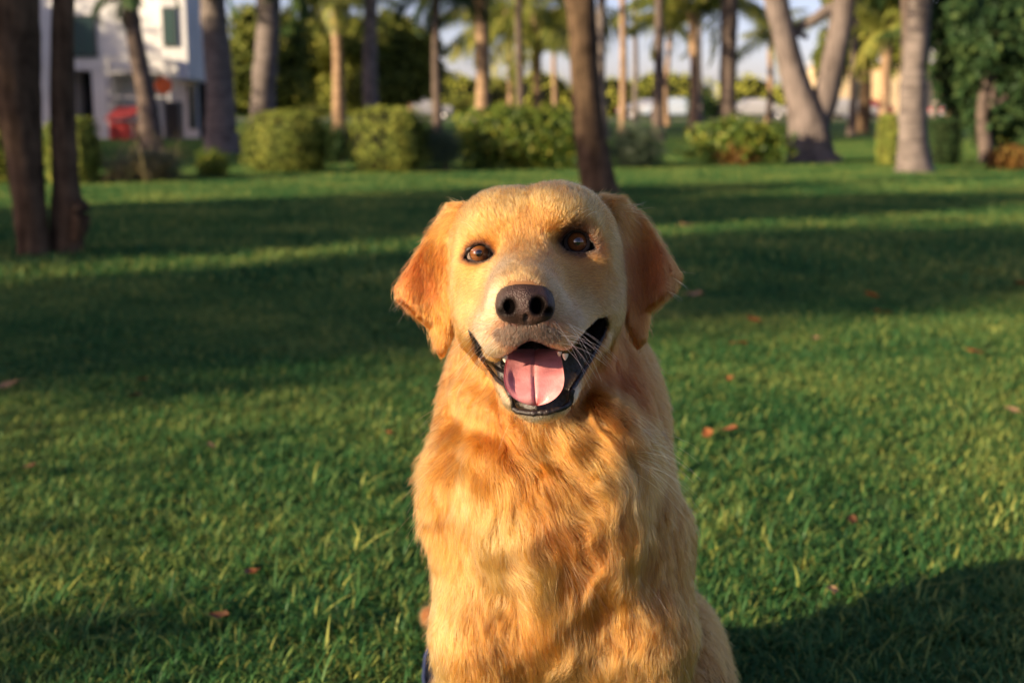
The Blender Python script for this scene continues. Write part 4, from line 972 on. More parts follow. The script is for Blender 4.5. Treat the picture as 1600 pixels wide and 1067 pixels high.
# ---- fur groom: px, py, depth | flow right, up, towards viewer | length mm, height mm, clump 0-1 | colour
CREAM=(.80,.54,.28); GOLD=(.72,.43,.18); DEEP=(.66,.36,.13); EARC=(.60,.30,.12); WHITE=(.80,.66,.49); PALE=(.78,.54,.31)
RUST=(.67,.38,.16); GREY=(.36,.27,.20); DARK=(.06,.04,.03)
GUIDES = [
 (820,436,1.108,  0,1,-.6,   4,1.0,.1, PALE), (824,405,1.165, 0,1,-.5,  6,1.2,.1, (.74,.46,.22)), (824,420,1.14, 0,1,-.5,  5,1.1,.1, (.76,.50,.26)), (790,432,1.14, -.5,.8,-.6, 5,1.2,.1, WHITE),
 (855,430,1.14,  .5,.8,-.6,  5,1.2,.1, (.75,.50,.28)), (826,375,1.195, 0,1,-.3, 8,2,.2, RUST), (826,345,1.20, 0,1,-.3, 9,2,.2, (.68,.40,.17)),
 (800,330,1.20, -.15,1,-.4, 9,2,.2, CREAM), (852,328,1.20, .15,1,-.4, 9,2,.2, CREAM), (765,335,1.21, -.4,.9,-.4, 9,2,.2, CREAM),
 (895,325,1.21,  .4,.9,-.4,  9,2,.2, CREAM), (826,302,1.24, 0,.5,-.9, 9,2,.2, (.70,.42,.18)), (780,305,1.24, -.3,.5,-.9, 10,2.5,.2, CREAM),
 (880,300,1.24,  .3,.5,-.9, 10,2.5,.2, CREAM), (940,318,1.25, .6,.1,-.8, 14,3,.3, GOLD), (716,340,1.25, -.6,.1,-.8, 14,3,.3, GOLD),
 (775,388,1.20, .1,1,-.3, 6,1.5,.1, (.70,.42,.18)), (872,372,1.20, -.1,1,-.3, 6,1.5,.1, (.70,.42,.18)),
 (748,372,1.205, -.3,.9,-.4, 7,1.5,.1, CREAM), (905,352,1.205, .3,.9,-.4, 7,1.5,.1, CREAM),
 (750,420,1.20, -.8,-.3,-.6, 7,1.5,.1, (.76,.48,.22)), (900,405,1.20, .8,-.3,-.6, 7,1.5,.1, (.76,.48,.22)),
 (722,400,1.23, -.6,-.5,-.8, 8,2,.2, CREAM), (945,385,1.23, .6,-.5,-.8, 8,2,.2, CREAM),
 (722,455,1.22, -.5,-.8,-.6, 9,2,.2, CREAM), (948,445,1.22, .5,-.8,-.6, 9,2,.2, CREAM),
 (775,450,1.17, -.8,-.1,-.7, 6,1.5,.1, (.76,.49,.25)), (870,445,1.17, .8,-.1,-.7, 6,1.5,.1, (.74,.46,.23)), (915,440,1.19, .7,-.3,-.7, 7,1.5,.1, (.72,.43,.20)),
 (755,490,1.16, -.8,-.5,-.6, 6,1.5,.1, PALE), (900,480,1.16, .8,-.4,-.6, 6,1.5,.1, PALE),
 (765,475,1.11, -.8,0,-.7, 4,1,.1, WHITE), (873,470,1.11, .8,0,-.7, 4,1,.1, (.76,.58,.40)),
 (778,535,1.13, -.4,-.9,-.3, 5,1.2,.1, WHITE), (880,525,1.13, .4,-.9,-.3, 5,1.2,.1, (.76,.57,.38)),
 (805,520,1.11, -.3,-1,0, 4,1,.1, GREY), (842,517,1.11, .3,-1,0, 4,1,.1, GREY), (824,522,1.11, 0,-1,0, 3.5,.8,.1, (.22,.16,.12)),
 (738,500,1.20, -.5,-.8,-.5, 8,2,.2, CREAM), (950,485,1.20, .5,-.8,-.5, 8,2,.2, PALE),
 (840,652,1.13, 0,-1,-.2, 8,2,.2, (.9,.8,.68)), (800,650,1.14, -.3,-1,-.2, 8,2,.2, WHITE), (885,648,1.14, .3,-1,-.2, 8,2,.2, WHITE), (840,662,1.17, 0,-1,-.2, 10,2,.2, PALE),
 # ears
 (702,345,1.26, -.5,-.9,0, 14,3,.4, GOLD), (690,400,1.25, -.15,-1,0, 12,2.5,.4, DEEP), (665,430,1.26, -.35,-1,0, 13,2.5,.4, EARC),
 (632,460,1.28, -.5,-.9,0, 20,4,.5, EARC), (660,490,1.27, -.3,-1,0, 22,4,.5, DEEP), (695,480,1.24, 0,-1,0, 11,2.5,.4, DEEP), (692,530,1.245, .1,-1,0, 13,2.5,.5, DEEP),
 (980,345,1.26, .5,-.8,0, 15,3,.4, DEEP), (978,400,1.25, .1,-1,0, 12,2.5,.4, EARC), (1015,415,1.26, .35,-1,0, 13,2.5,.4, EARC),
 (1055,435,1.28, .5,-.9,0, 22,4,.5, EARC), (1015,470,1.27, .3,-1,0, 22,4,.5, EARC), (990,470,1.24, 0,-1,0, 12,2.5,.4, EARC), (998,520,1.245, 0,-1,0, 16,3,.5, EARC),
 # throat, neck: shade under the right ear is painted into the coat
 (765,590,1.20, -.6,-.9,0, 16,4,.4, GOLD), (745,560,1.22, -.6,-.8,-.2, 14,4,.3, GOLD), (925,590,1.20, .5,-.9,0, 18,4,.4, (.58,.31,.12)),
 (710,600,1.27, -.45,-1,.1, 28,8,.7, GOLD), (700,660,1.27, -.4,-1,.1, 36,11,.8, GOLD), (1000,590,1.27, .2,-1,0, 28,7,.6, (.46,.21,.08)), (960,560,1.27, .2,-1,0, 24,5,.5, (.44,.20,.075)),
 (840,690,1.22, .25,-1,.1, 34,8,.8, GOLD), (790,670,1.23, .15,-1,.1, 34,8,.8, DEEP), (770,720,1.24, 0,-1,.1, 38,10,.85, GOLD), (690,740,1.27, -.3,-1,.1, 42,14,.85, GOLD),
 (720,740,1.25, -.1,-1,.1, 40,10,.85, CREAM), (830,740,1.22, .45,-1,.1, 40,10,.85, DEEP), (890,700,1.22, .7,-.9,.1, 38,10,.85, GOLD), (930,745,1.23, 1,-.5,.1, 40,10,.85, CREAM),
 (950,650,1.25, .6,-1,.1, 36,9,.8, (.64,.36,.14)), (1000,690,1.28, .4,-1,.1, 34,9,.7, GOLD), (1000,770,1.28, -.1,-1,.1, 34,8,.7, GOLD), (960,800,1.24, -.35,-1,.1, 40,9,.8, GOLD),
 (780,800,1.23, .05,-1,.1, 42,9,.85, CREAM), (860,800,1.21, .5,-1,.1, 42,10,.85, RUST), (900,770,1.21, .8,-.8,.1, 40,10,.85, GOLD),
 (700,830,1.28, -.1,-1,0, 30,6,.6, GOLD), (690,920,1.28, .05,-1,0, 20,4,.4, CREAM), (760,880,1.24, .2,-1,.1, 34,7,.75, CREAM), (830,900,1.22, .35,-1,.1, 38,8,.8, CREAM),
 (900,880,1.22, .3,-1,.1, 40,10,.8, RUST), (950,900,1.23, -.25,-1,.1, 40,10,.8, GOLD), (770,970,1.24, .1,-1,.1, 36,8,.75, DEEP), (760,1040,1.25, .1,-1,0, 26,6,.6, GOLD),
 (860,980,1.22, .3,-1,.1, 38,9,.8, GOLD), (920,960,1.22, .1,-1,.1, 42,11,.85, DEEP), (880,1050,1.23, 0,-1,.1, 38,8,.7, PALE), (1010,950,1.26, 0,-1,.1, 28,6,.6, GOLD),
 (1060,800,1.32, .05,-1,0, 18,4,.4, GOLD), (1075,900,1.33, .05,-1,0, 16,3,.4, GOLD), (1040,1000,1.32, 0,-1,0, 16,3,.4, GOLD), (1000,1060,1.30, 0,-1,0, 18,4,.4, PALE),
 (700,1030,1.31, 0,-1,0, 16,3,.4, CREAM), (760,1250,1.28, 0,-1,0, 14,3,.4, CREAM), (990,1250,1.28, 0,-1,0, 14,3,.4, CREAM),
 (1110,1000,1.46, .2,-1,0, 18,4,.5, GOLD), (1060,1300,1.46, 0,-1,0, 14,3,.4, GOLD), (690,1040,1.46, -.3,-1,0, 26,6,.5, GOLD),
 (1050,700,1.45, .2,-1,-.2, 24,5,.5, GOLD), (860,560,1.5, 0,-1,-.4, 24,5,.5, DEEP), (860,800,1.7, 0,-1,-.3, 26,6,.5, DEEP), (700,760,1.45, -.2,-1,-.2, 24,5,.5, GOLD),
 (860,330,1.36, 0,-.6,-1, 12,3,.3, GOLD), (840,430,1.40, 0,-1,-.5, 20,5,.4, GOLD),
]
GP = np.array([P(*g[:3]) for g in GUIDES]); GF = np.array([camdir(*g[3:6]) for g in GUIDES])
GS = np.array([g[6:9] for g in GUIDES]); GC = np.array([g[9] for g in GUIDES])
def groom(Q, what=(GF, GS, GC), p=2.2):
    A = np.concatenate(what, 1); out = np.zeros((len(Q), A.shape[1]))
    for c in range(0, len(Q), 60000):
        q = Q[c:c+60000]
        d2 = ((q**2).sum(1)[:, None]+(GP**2).sum(1)[None]-2*q@GP.T).clip(1e-6)
        w = (d2+4e-6)**(-p); w /= w.sum(1)[:, None]
        out[c:c+60000] = w@A
    return out

GLO = np.array([-.30, .96, -.06]); GST = .008; GN = np.array([100, 140, 116])
def make_grid():
    ax = [GLO[k]+GST*np.arange(GN[k]) for k in range(3)]
    q = np.stack(np.meshgrid(*ax, indexing='ij'), -1).reshape(-1, 3)
    v = np.zeros((len(q), 3), np.float32)
    v[:, 2] = -1
    near = np.abs(dsample(q)) < .029
    v[near] = groom(q[near], (GF,))
    return v.reshape(*GN, 3)
def gsample(Q):
    g = (Q-GLO)/GST; g = np.clip(g, 0, GN-1.001); i = g.astype(int); t = g-i; x, y, z = i.T; o = 0
    for a in (0, 1):
        for b_ in (0, 1):
            for c in (0, 1):
                o = o+FG[x+a, y+b_, z+c]*((t[:, 0] if a else 1-t[:, 0])*(t[:, 1] if b_ else 1-t[:, 1])*(t[:, 2] if c else 1-t[:, 2]))[:, None]
    return o
DLO = np.array([-.24, 1.02, -.006]); DHI = np.array([.45, 2.0, .80]); VOX = .0028
DV, DF, DD = surface_nets(dog_sdf, DLO, DHI, VOX, keep=True)
dme = mesh_np('dog', DV, DF)
dog = link('dog', dme)
tag(dog, 'golden retriever sitting on the lawn facing us, mouth open and tongue out', 'dog')

def wave(Q, s, seed):
    g = np.random.default_rng(seed); o = np.zeros((len(Q), 3))
    for k in range(6):
        w = g.normal(size=(3, 3))*s*(1+.35*k); o += np.sin(Q@w+g.uniform(0, 6.3, 3))/(1+.4*k)
    return o/3
def fbm1(Q, s, seed): return wave(Q, s, seed)[:, 0]

# skin regions
px, py, dd = to_px(DV)
mo = polydist(px, py, MOUTH); eyd = np.minimum(polydist(px, py, EYE_L), polydist(px, py, EYE_R))
front = dd < 1.27
in_mouth = (mo < 1.5) & front
in_eye = (eyd < 1.5) & front
nosek = (((px-819)/38.)**2+((py-476)/31.)**2 < 1) & (dd < 1.2)
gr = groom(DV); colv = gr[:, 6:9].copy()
earlen = np.ones(len(DV))
eyeskin = np.clip(1-(eyd-1)/5., 0, 1)*front
colv = colv*(1-eyeskin[:, None])+np.array([.03,.02,.018])*eyeskin[:, None]
colv[in_mouth] = (.018,.012,.011); colv[in_eye] = (.02,.012,.01)
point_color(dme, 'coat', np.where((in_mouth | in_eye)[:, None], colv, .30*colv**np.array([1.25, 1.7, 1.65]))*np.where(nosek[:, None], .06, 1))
ms = mat('dog_skin', rough=.75, spec=.25); b = ms.node_tree.nodes['Principled BSDF']
a = N(ms, 'ShaderNodeAttribute', attribute_name='coat'); L(ms, a.outputs['Color'], b.inputs['Base Color'])
dme.materials.append(ms)
mg = noise_mat('dog_gum', [(.3, (.008,.006,.006)), (.7, (.03,.02,.018))], scale=180, rough=.42, spec=.4, bump=.8, bscale=240, dist=.002)
dme.materials.append(mg)
fm = in_mouth[DF].all(1) | in_eye[DF].all(1)
dme.polygons.foreach_set('material_index', fm.astype(np.int32))

# ---- fur strands
def sample_surface(V, F, dens, n, seed):
    g = np.random.default_rng(seed)
    T = np.concatenate([F[:, [0, 1, 2]], F[:, [0, 2, 3]]])
    A, B_, C_ = V[T[:, 0]], V[T[:, 1]], V[T[:, 2]]
    cr = np.cross(B_-A, C_-A); ar = np.linalg.norm(cr, axis=1)
    w = ar*dens[T].mean(1); w /= w.sum()
    i = g.choice(len(T), n, p=w); u, v = g.random(n), g.random(n); s = u+v > 1; u[s] = 1-u[s]; v[s] = 1-v[s]
    return A[i]+u[:, None]*(B_-A)[i]+v[:, None]*(C_-A)[i], norm(cr[i])
SH = np.array(DD.shape)
DDc = np.clip(DD, -.03, .03)
def dsample(Q):
    g = (Q-DLO)/VOX; g = np.clip(g, 0, SH-1.001); i = g.astype(int); t = g-i
    x, y, z = i.T; o = 0
    for a in (0, 1):
        for b_ in (0, 1):
            for c in (0, 1):
                o = o+DDc[x+a, y+b_, z+c]*((t[:, 0] if a else 1-t[:, 0])*(t[:, 1] if b_ else 1-t[:, 1])*(t[:, 2] if c else 1-t[:, 2]))
    return o
def dgrad(Q):
    h = VOX*1.2
    return norm(np.stack([dsample(Q+np.eye(3)[k]*h)-dsample(Q-np.eye(3)[k]*h) for k in range(3)], -1)+1e-9)
FG = make_grid()
def march(R, K, lenf=1.0, seed=1, whisp=None):
    g = np.random.default_rng(seed); n = len(R)
    a = groom(R); Ln = a[:, 3]*1e-3*lenf*np.where(a[:, 3] < 20, 1.25, 1); H = a[:, 4]*1e-3; cl = a[:, 5]
    rx_, ry_, rd_ = to_px(R); mr_ = np.minimum(polydist(rx_, ry_, MOUTH), np.minimum(polydist(rx_, ry_, EYE_L), polydist(rx_, ry_, EYE_R))); Ln = Ln*np.where(rd_ < 1.24, np.clip(.28+mr_/18, .28, 1), 1)
    jit = g.normal(size=(n, 3))*.16
    lw = np.clip((Ln-.012)/.02, 0, 1)[:, None]
    pts = np.zeros((n, K, 3)); pts[:, 0] = R; Q = R.copy(); step = (Ln/(K-1))[:, None]
    hr = g.uniform(.35, 1.6, n)*np.where(g.random(n) < .07, 2.6, 1)*np.where(a[:, 3] < 13, 1.5, 1); hm = np.clip(1+fbm1(R, 75, 31)*.6, .35, 2.2)
    for k in range(1, K):
        nn = dgrad(Q); fl = gsample(Q)
        fl = fl+jit+wave(Q, 55, 3)*(.12+.5*lw)+wave(Q, 160, 5)*.22
        fl = fl-nn*(fl*nn).sum(1)[:, None]; fl = norm(fl)
        t = k/(K-1)
        want = H*hr*hm*(1-(1-t)**2)
        e = np.clip((want-dsample(Q))/step[:, 0], -.8, .85)
        Q = Q+step*norm(fl+nn*e[:, None])
        pts[:, k] = Q
    return pts, Ln, cl, a[:, 6:9]

vdens = np.ones(len(DV))
Ls = gr[:, 3]
vdens = np.clip(16/np.maximum(Ls, 4), .5, 3.0)
headm = dd < 1.33
vdens[(py < 700) & headm & (dd < 1.30)] *= 1.35
vdens[in_mouth | (mo < 2.5) & front | in_eye | (eyd < 3) & front] = 0
nosem = (((px-819)/43.)**2+((py-474)/36.)**2 < 1) & (dd < 1.2)
vdens[nosem] = 0
nv = np.zeros_like(DV); 
vdens[DV[:, 1] > 1.36] *= .35; vdens[(DV[:, 2] < .22)] *= .4
NS = 560000
R0, N0 = sample_surface(DV, DF, vdens, NS, 11)
NC = 22000
RC, _ = sample_surface(DV, DF, np.clip(20/np.maximum(Ls, 5), .6, 3)*(vdens > 0), NC, 12)
K = 8
pc, _, _, _ = march(RC, K, 1.05, 21)
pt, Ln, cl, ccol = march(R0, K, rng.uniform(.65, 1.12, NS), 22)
kd = KDTree(NC)
for i, q in enumerate(RC): kd.insert(q, i)
kd.balance()
near = np.fromiter((kd.find(q)[1] for q in R0.tolist()), int, NS)
tt = np.linspace(0, 1, K)[None, :, None]
tgt = pc[near]+(R0-RC[near])[:, None]*(1-tt*.75)
dc = np.linalg.norm(R0-RC[near], axis=1)
cw = (cl*rng.uniform(.35, 1.0, NS))*np.clip(1.3-dc/.02, 0, 1)
wgt = cw[:, None, None]*tt**1.3
pt = pt*(1-wgt)+tgt*wgt
# colours strand by strand, darker and warmer in places as the coat is, partly as painted shade
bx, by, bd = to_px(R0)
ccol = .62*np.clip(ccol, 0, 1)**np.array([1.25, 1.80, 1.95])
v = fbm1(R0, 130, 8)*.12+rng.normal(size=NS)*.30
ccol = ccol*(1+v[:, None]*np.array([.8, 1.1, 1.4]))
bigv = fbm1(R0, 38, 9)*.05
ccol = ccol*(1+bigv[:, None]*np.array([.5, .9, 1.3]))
e2 = np.minimum(polydist(bx, by, EYE_L), polydist(bx, by, EYE_R)+0)
er2 = polydist(bx, by, EYE_R)
es = np.where(er2 < 30, np.clip(1-(er2-5)/13., 0, 1), np.clip(1-(e2-3)/6., 0, 1))*(bd < 1.27)  # dark rim skin; wider at the right eye, where socket shade is painted in
ccol = ccol*(1-es[:, None]*.93)+np.array(DARK)*es[:, None]*.5
m2 = polydist(bx, by, MOUTH); ls_ = np.clip(1-(m2-1)/3., 0, 1)*(bd < 1.25)
ccol = ccol*(1-.8*ls_[:, None])
# speckle of dark and silver hairs under the nose
sp = np.exp(-(((bx-824)/40)**2+((by-520)/15)**2))*(bd < 1.17)
pick = rng.random(NS)
ccol = np.where(((sp > .18) & (pick < .8))[:, None], np.array([.075,.05,.036]), ccol)
ccol = np.clip(ccol, .004, .93)
rad = np.interp(Ln*1000, [3, 8, 20, 45], [.00013, .00014, .00014, .00014])
prof = np.array([1, 1, 1, .95, .85, .7, .45, .12])[:K]

def make_curves(name, pts, radius, colr, material, parent):
    n, K, _ = pts.shape
    hc = bpy.data.hair_curves.new(name); hc.add_curves([K]*n)
    pos = hc.attributes.get('position') or hc.attributes.new('position', 'FLOAT_VECTOR', 'POINT')
    pos.data.foreach_set('vector', pts.astype(np.float32).ravel())
    ra = hc.attributes.get('radius') or hc.attributes.new('radius', 'FLOAT', 'POINT')
    ra.data.foreach_set('value', radius.astype(np.float32).ravel())
    ca = hc.attributes.new('coat', 'FLOAT_COLOR', 'CURVE')
    c = np.ones((n, 4), np.float32); c[:, :3] = colr; ca.data.foreach_set('color', c.ravel())
    hc.materials.append(material)
    o = bpy.data.objects.new(name, hc); COL.objects.link(o); o.parent = parent
    return o
mh = bpy.data.materials.new('dog_hair'); mh.use_nodes = True; mh.node_tree.nodes.clear()
out = N(mh, 'ShaderNodeOutputMaterial'); hb = N(mh, 'ShaderNodeBsdfHairPrincipled', parametrization='COLOR')
a = N(mh, 'ShaderNodeAttribute', attribute_name='coat'); L(mh, a.outputs['Color'], hb.inputs['Color'])
hb.inputs['Roughness'].default_value = .38; hb.inputs['Radial Roughness'].default_value = .55
hb.inputs['Random Roughness'].default_value = .3
L(mh, hb.outputs[0], out.inputs[0])
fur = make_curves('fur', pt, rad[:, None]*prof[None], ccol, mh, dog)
fur['kind'] = 'stuff'
fur['label'] = 'golden coat, short on the face and long and wavy on the chest'

# ---- whiskers and brow hairs
bvh = BVHTree.FromPolygons(DV.tolist(), DF.tolist())
def onskin(px_, py_, lift=0.0):
    o = Vector(CP); d_ = Vector(P(px_, py_, 1.0)-CP).normalized()
    h = bvh.ray_cast(o, d_)
    if h[0] is None: return None
    return np.array(h[0])+np.array(h[1])*lift
ws = []
g = np.random.default_rng(5)
for k in range(34):
    s = -1 if k % 2 else 1
    x0 = (778 if s < 0 else 875)+g.uniform(-14, 14); y0 = g.uniform(492, 538)
    q = onskin(x0, y0)
    if q is None: continue
    dr = camdir(s*g.uniform(.5, 1.1), g.uniform(-.9, .15), g.uniform(-.2, .3)); Lw = g.uniform(.025, .052)
    pts = []
    for t in np.linspace(0, 1, 8): pts.append(q+dr*Lw*t+np.array([0, 0, -1])*Lw*.42*t*t)
    ws.append(pts)
for (x0, y0, s) in ((742,362,-1),(750,358,-1),(893,340,1),(902,342,1),(910,346,1),(800,655,-1),(880,652,1),(845,660,1),(826,660,-1)):
    q = onskin(x0, y0)
    if q is None: continue
    dr = camdir(s*.6, .8 if y0 < 500 else -.9, .35); ws.append([q+dr*.024*t+np.array([0, 0, -1])*.010*t*t for t in np.linspace(0, 1, 8)])
ws = np.array(ws)
wr = np.full((len(ws), 8), .00012)*np.linspace(1, .3, 8)[None]
wk = make_curves('whiskers', ws, wr, np.full((len(ws), 3), .85), mh, dog)
# stray wisps at the ruff and ears
wsx = []
for (x0, y0, dx, dy, Lw, cv, n_) in ((1000,690,.9,.1,.05,.5,16),(985,720,1,-.1,.06,.5,18),(940,650,.9,.25,.05,.7,16),(970,665,.9,.2,.05,.8,14),(1010,640,.6,-.5,.04,.3,10),
        (690,590,-.9,.1,.035,.3,8),(700,640,-.8,-.3,.04,.3,12),(690,740,-.7,-.5,.04,.3,16),(680,780,-.5,-.8,.045,.2,16),(700,345,-.8,.4,.012,.3,12),(985,322,.9,.35,.02,.2,26),
        (1045,440,.8,-.5,.018,.2,14),(640,468,-.7,-.6,.018,.2,12),(880,860,.5,-.8,.05,.3,16),(1000,900,.3,-.9,.05,.1,14)):
    for k in range(n_):
        q = onskin(x0+g.uniform(-14, 14), y0+g.uniform(-16, 16))
        if q is None: continue
        dr = camdir(dx+g.normal()*.25, dy+g.normal()*.25, g.uniform(.0, .5)); l_ = Lw*g.uniform(.6, 1.2)
        wsx.append([q+dr*l_*t+np.array([0, 0, -1])*l_*cv*t*t for t in np.linspace(0, 1, 8)])
wsx = np.array(wsx)
make_curves('wisps', wsx, np.full((len(wsx), 8), .00012)*np.linspace(1, .25, 8)[None], np.tile((.80,.55,.28), (len(wsx), 1)), mh, dog)

# ---- nose
def nose_sdf(Q):
    E = lambda x, y, z, rx, ry, rz: ell(Q, P(x, y, z), (rx, ry, rz))
    R = lambda x, y, z, r, x2, y2, z2, r2: rc(Q, P(x, y, z), P(x2, y2, z2), r, r2)
    f = E(819,466,1.118,.0245,.0165,.024)
    f = smin(f, R(803,455,1.118,.0105, 836,453,1.118,.0105), .012)
    f = smin(f, E(797,480,1.109,.0130,.0145,.016), .006)
    f = smin(f, E(844,479,1.109,.0130,.0150,.016), .006)
    f = smin(f, R(820,482,1.106,.013, 822,501,1.110,.0095), .010)
    f = smax(f, -E(795,479,1.090,.0052,.0072,.010), .0035)
    f = smax(f, -E(841,478,1.090,.0060,.0080,.010), .0035)
    f = smax(f, -R(776,489,1.0975,.0024, 792,486,1.090,.0036), .003)
    f = smax(f, -R(863,488,1.0975,.0024, 846,485,1.090,.0038), .003)
    f = smax(f, -R(820.8,474,1.0945,.0009, 824,514,1.0985,.0018), .0035)
    return f
c = P(819, 474, 1.11)
nv_, nf_ = surface_nets(nose_sdf, c-.036, c+.036, .0008)
nme = mesh_np('nose', nv_, nf_)
kx, ky, kd_ = to_px(nv_)
ns = np.minimum(np.minimum(ell(nv_, P(795,479,1.090), (.0052,.0072,.010)), ell(nv_, P(841,478,1.090), (.0060,.0080,.010))), np.minimum(rc(nv_, P(776,489,1.0975), P(792,486,1.090), .0024, .0036), rc(nv_, P(863,488,1.0975), P(846,485,1.090), .0024, .0038)))
a = nme.attributes.new('pit', 'FLOAT', 'POINT'); a.data.foreach_set('value', np.clip((ns-.0002)/.0042, 0, 1).astype(np.float32))
mn = mat('dog_nose', (.05,.025,.02), rough=.42, spec=.4); b = mn.node_tree.nodes['Principled BSDF']
tc = N(mn, 'ShaderNodeTexCoord'); vo = N(mn, 'ShaderNodeTexVoronoi'); vo.inputs['Scale'].default_value = 900
L(mn, tc.outputs['Object'], vo.inputs['Vector']); bp = N(mn, 'ShaderNodeBump'); bp.inputs['Strength'].default_value = .8; bp.inputs['Distance'].default_value = .0008
L(mn, vo.outputs['Distance'], bp.inputs['Height']); L(mn, bp.outputs[0], b.inputs['Normal'])
no = N(mn, 'ShaderNodeTexNoise'); no.inputs['Scale'].default_value = 60; no.inputs['Detail'].default_value = 5; L(mn, tc.outputs['Object'], no.inputs['Vector'])
pa = N(mn, 'ShaderNodeAttribute', attribute_name='pit'); mxn = N(mn, 'ShaderNodeMix', data_type='RGBA'); mxn.inputs[6].default_value = (.002, .0015, .0015, 1)
L(mn, pa.outputs['Fac'], mxn.inputs[0]); L(mn, ramp(mn, no.outputs['Fac'], [(.35, (.026,.013,.010)), (.7, (.065,.034,.026))]), mxn.inputs[7]); L(mn, mxn.outputs[2], b.inputs['Base Color'])
msp = N(mn, 'ShaderNodeMath', operation='MULTIPLY'); L(mn, pa.outputs['Fac'], msp.inputs[0]); msp.inputs[1].default_value = .4; L(mn, msp.outputs[0], b.inputs['Specular IOR Level'])
link('nose', nme, mn, dog)['label'] = 'dark brown wet nose'

# ---- eyes and eyelids
def eye_mat(name):
    m = mat(name, rough=.03, spec=.6, coat=1.0); b = m.node_tree.nodes['Principled BSDF']
    b.inputs['Coat Roughness'].default_value = .02
    tc = N(m, 'ShaderNodeTexCoord'); sx = N(m, 'ShaderNodeSeparateXYZ'); L(m, tc.outputs['Object'], sx.inputs[0])
    cb = N(m, 'ShaderNodeCombineXYZ'); L(m, sx.outputs[0], cb.inputs[0]); L(m, sx.outputs[1], cb.inputs[1])
    ln = N(m, 'ShaderNodeVectorMath', operation='LENGTH'); L(m, cb.outputs[0], ln.inputs[0])
    no = N(m, 'ShaderNodeTexNoise'); no.inputs['Scale'].default_value = 900; L(m, tc.outputs['Object'], no.inputs['Vector'])
    ad = N(m, 'ShaderNodeMath', operation='MULTIPLY_ADD'); L(m, no.outputs['Fac'], ad.inputs[0]); ad.inputs[1].default_value = .0008; L(m, ln.outputs['Value'], ad.inputs[2])
    mr = N(m, 'ShaderNodeMath', operation='DIVIDE'); L(m, ad.outputs[0], mr.inputs[0]); mr.inputs[1].default_value = .0128
    L(m, ramp(m, mr.outputs[0], [(0, (.003,.003,.003)), (.27, (.003,.003,.003)), (.31, (.10,.036,.011)), (.52, (.17,.060,.017)), (.66, (.13,.045,.014)), (.74, (.02,.012,.01)), (.80, (.16,.12,.10)), (1, (.26,.20,.17))]), b.inputs['Base Color'])
    return m
me_ = eye_mat('dog_eye')
ER = .0135
uu = np.linspace(0, np.pi, 25); vv = np.linspace(0, 2*np.pi, 36, endpoint=False)
for nm, (cx, cy, dz), poly in (('eye', (749,396,1.2145), EYE_L), ('eye', (902,378,1.2145), EYE_R)):
    cc = P(cx, cy, dz)
    look = norm(CP-cc+np.array([-.02, 0, 0])); q = Vector(look).to_track_quat('Z', 'Y')
    V = np.array([(math.sin(a_)*math.cos(b_), math.sin(a_)*math.sin(b_), math.cos(a_)) for a_ in uu for b_ in vv])*ER
    rr = np.linalg.norm(V[:, :2], axis=1); V[:, 2] += np.where(V[:, 2] > 0, .0014*np.clip(1-(rr/.0085)**2, 0, 1), 0)
    n = len(vv); i = np.arange(len(uu)-1)[:, None]*n; j = np.arange(n)[None]; k = (j+1) % n
    F = np.stack([i+j, i+n+j, i+n+k, i+k], -1).reshape(-1, 4)
    o = link(nm, mesh_np('eye', V, F), me_, dog); o.location = cc; o.rotation_euler = q.to_euler()
    # eyelid rim running round the opening, resting on the eyeball
    pl = np.array(poly, float); m_ = 64; idx = np.linspace(0, len(pl), m_, endpoint=False)
    def cr(t):
        i = int(t) % len(pl); f_ = t-int(t); p0, p1, p2, p3 = pl[i-1], pl[i], pl[(i+1) % len(pl)], pl[(i+2) % len(pl)]
        return .5*((2*p1)+(-p0+p2)*f_+(2*p0-5*p1+4*p2-p3)*f_**2+(-p0+3*p1-3*p2+p3)*f_**3)
    path = []
    for t in idx:
        x_, y_ = cr(t); dr = norm(P(x_, y_, 1.0)-CP); oc = CP-cc; bq = oc@dr; disc = bq*bq-(oc@oc-(ER+.0006)**2)
        path.append(CP+dr*(-bq-math.sqrt(max(disc, 0))) )
    path = np.array(path); path = np.concatenate([path, path[:2]])
    mb = MB(); mb.tube(path, .0021*(1+.15*np.sin(np.arange(len(path))*2.1)), 8, caps=False)
    lid = mb.build('eyelid', mg, dog)

# ---- lips: black wrinkled rims along the mouth
mp_ = np.array(MOUTH, float)
def lip_path(a, b_, push=0.0, n=60):
    seg = np.concatenate([mp_[a:b_+1], mp_[:1]]) if b_ == 32 else mp_[a:b_+1] if a <= b_ else np.concatenate([mp_[a:], mp_[:b_+1]])
    t = np.concatenate([[0], np.cumsum(np.linalg.norm(np.diff(seg, axis=0), axis=1))]); s = np.linspace(0, t[-1], n)
    c0 = mp_.mean(0); out = []
    for q in np.stack([np.interp(s, t, seg[:, 0]), np.interp(s, t, seg[:, 1])], -1):
        dv = q-c0; q2 = q+dv/np.linalg.norm(dv)*push
        h = onskin(*q2)
        if h is None or to_px(h)[2] > 1.25: 
            continue
        out.append(h)
    o = np.array(out)
    for _ in range(3): o[1:-1] = (o[:-2]+o[1:-1]*2+o[2:])/4
    return o
g = np.random.default_rng(9)
for (a_, b2, r0, r1, push) in ((15, 21, .0030, .0030, 1.0), (21, 27, .0038, .0036, 2.0), (27, 32, .0032, .0026, 1.0)):
    pth = lip_path(a_, b2, push, 70)
    s_ = np.arange(len(pth)); rr = .72*np.linspace(r0, r1, len(pth))*(1+.10*np.sin(s_*.8+2*np.sin(s_*.31))*g.uniform(0, 1, len(pth))+.05*g.normal(size=len(pth)))
    mb = MB(); mb.tube(pth, rr, 10, wob=.05, seed=3)
    mb.build('lip', mg, dog)

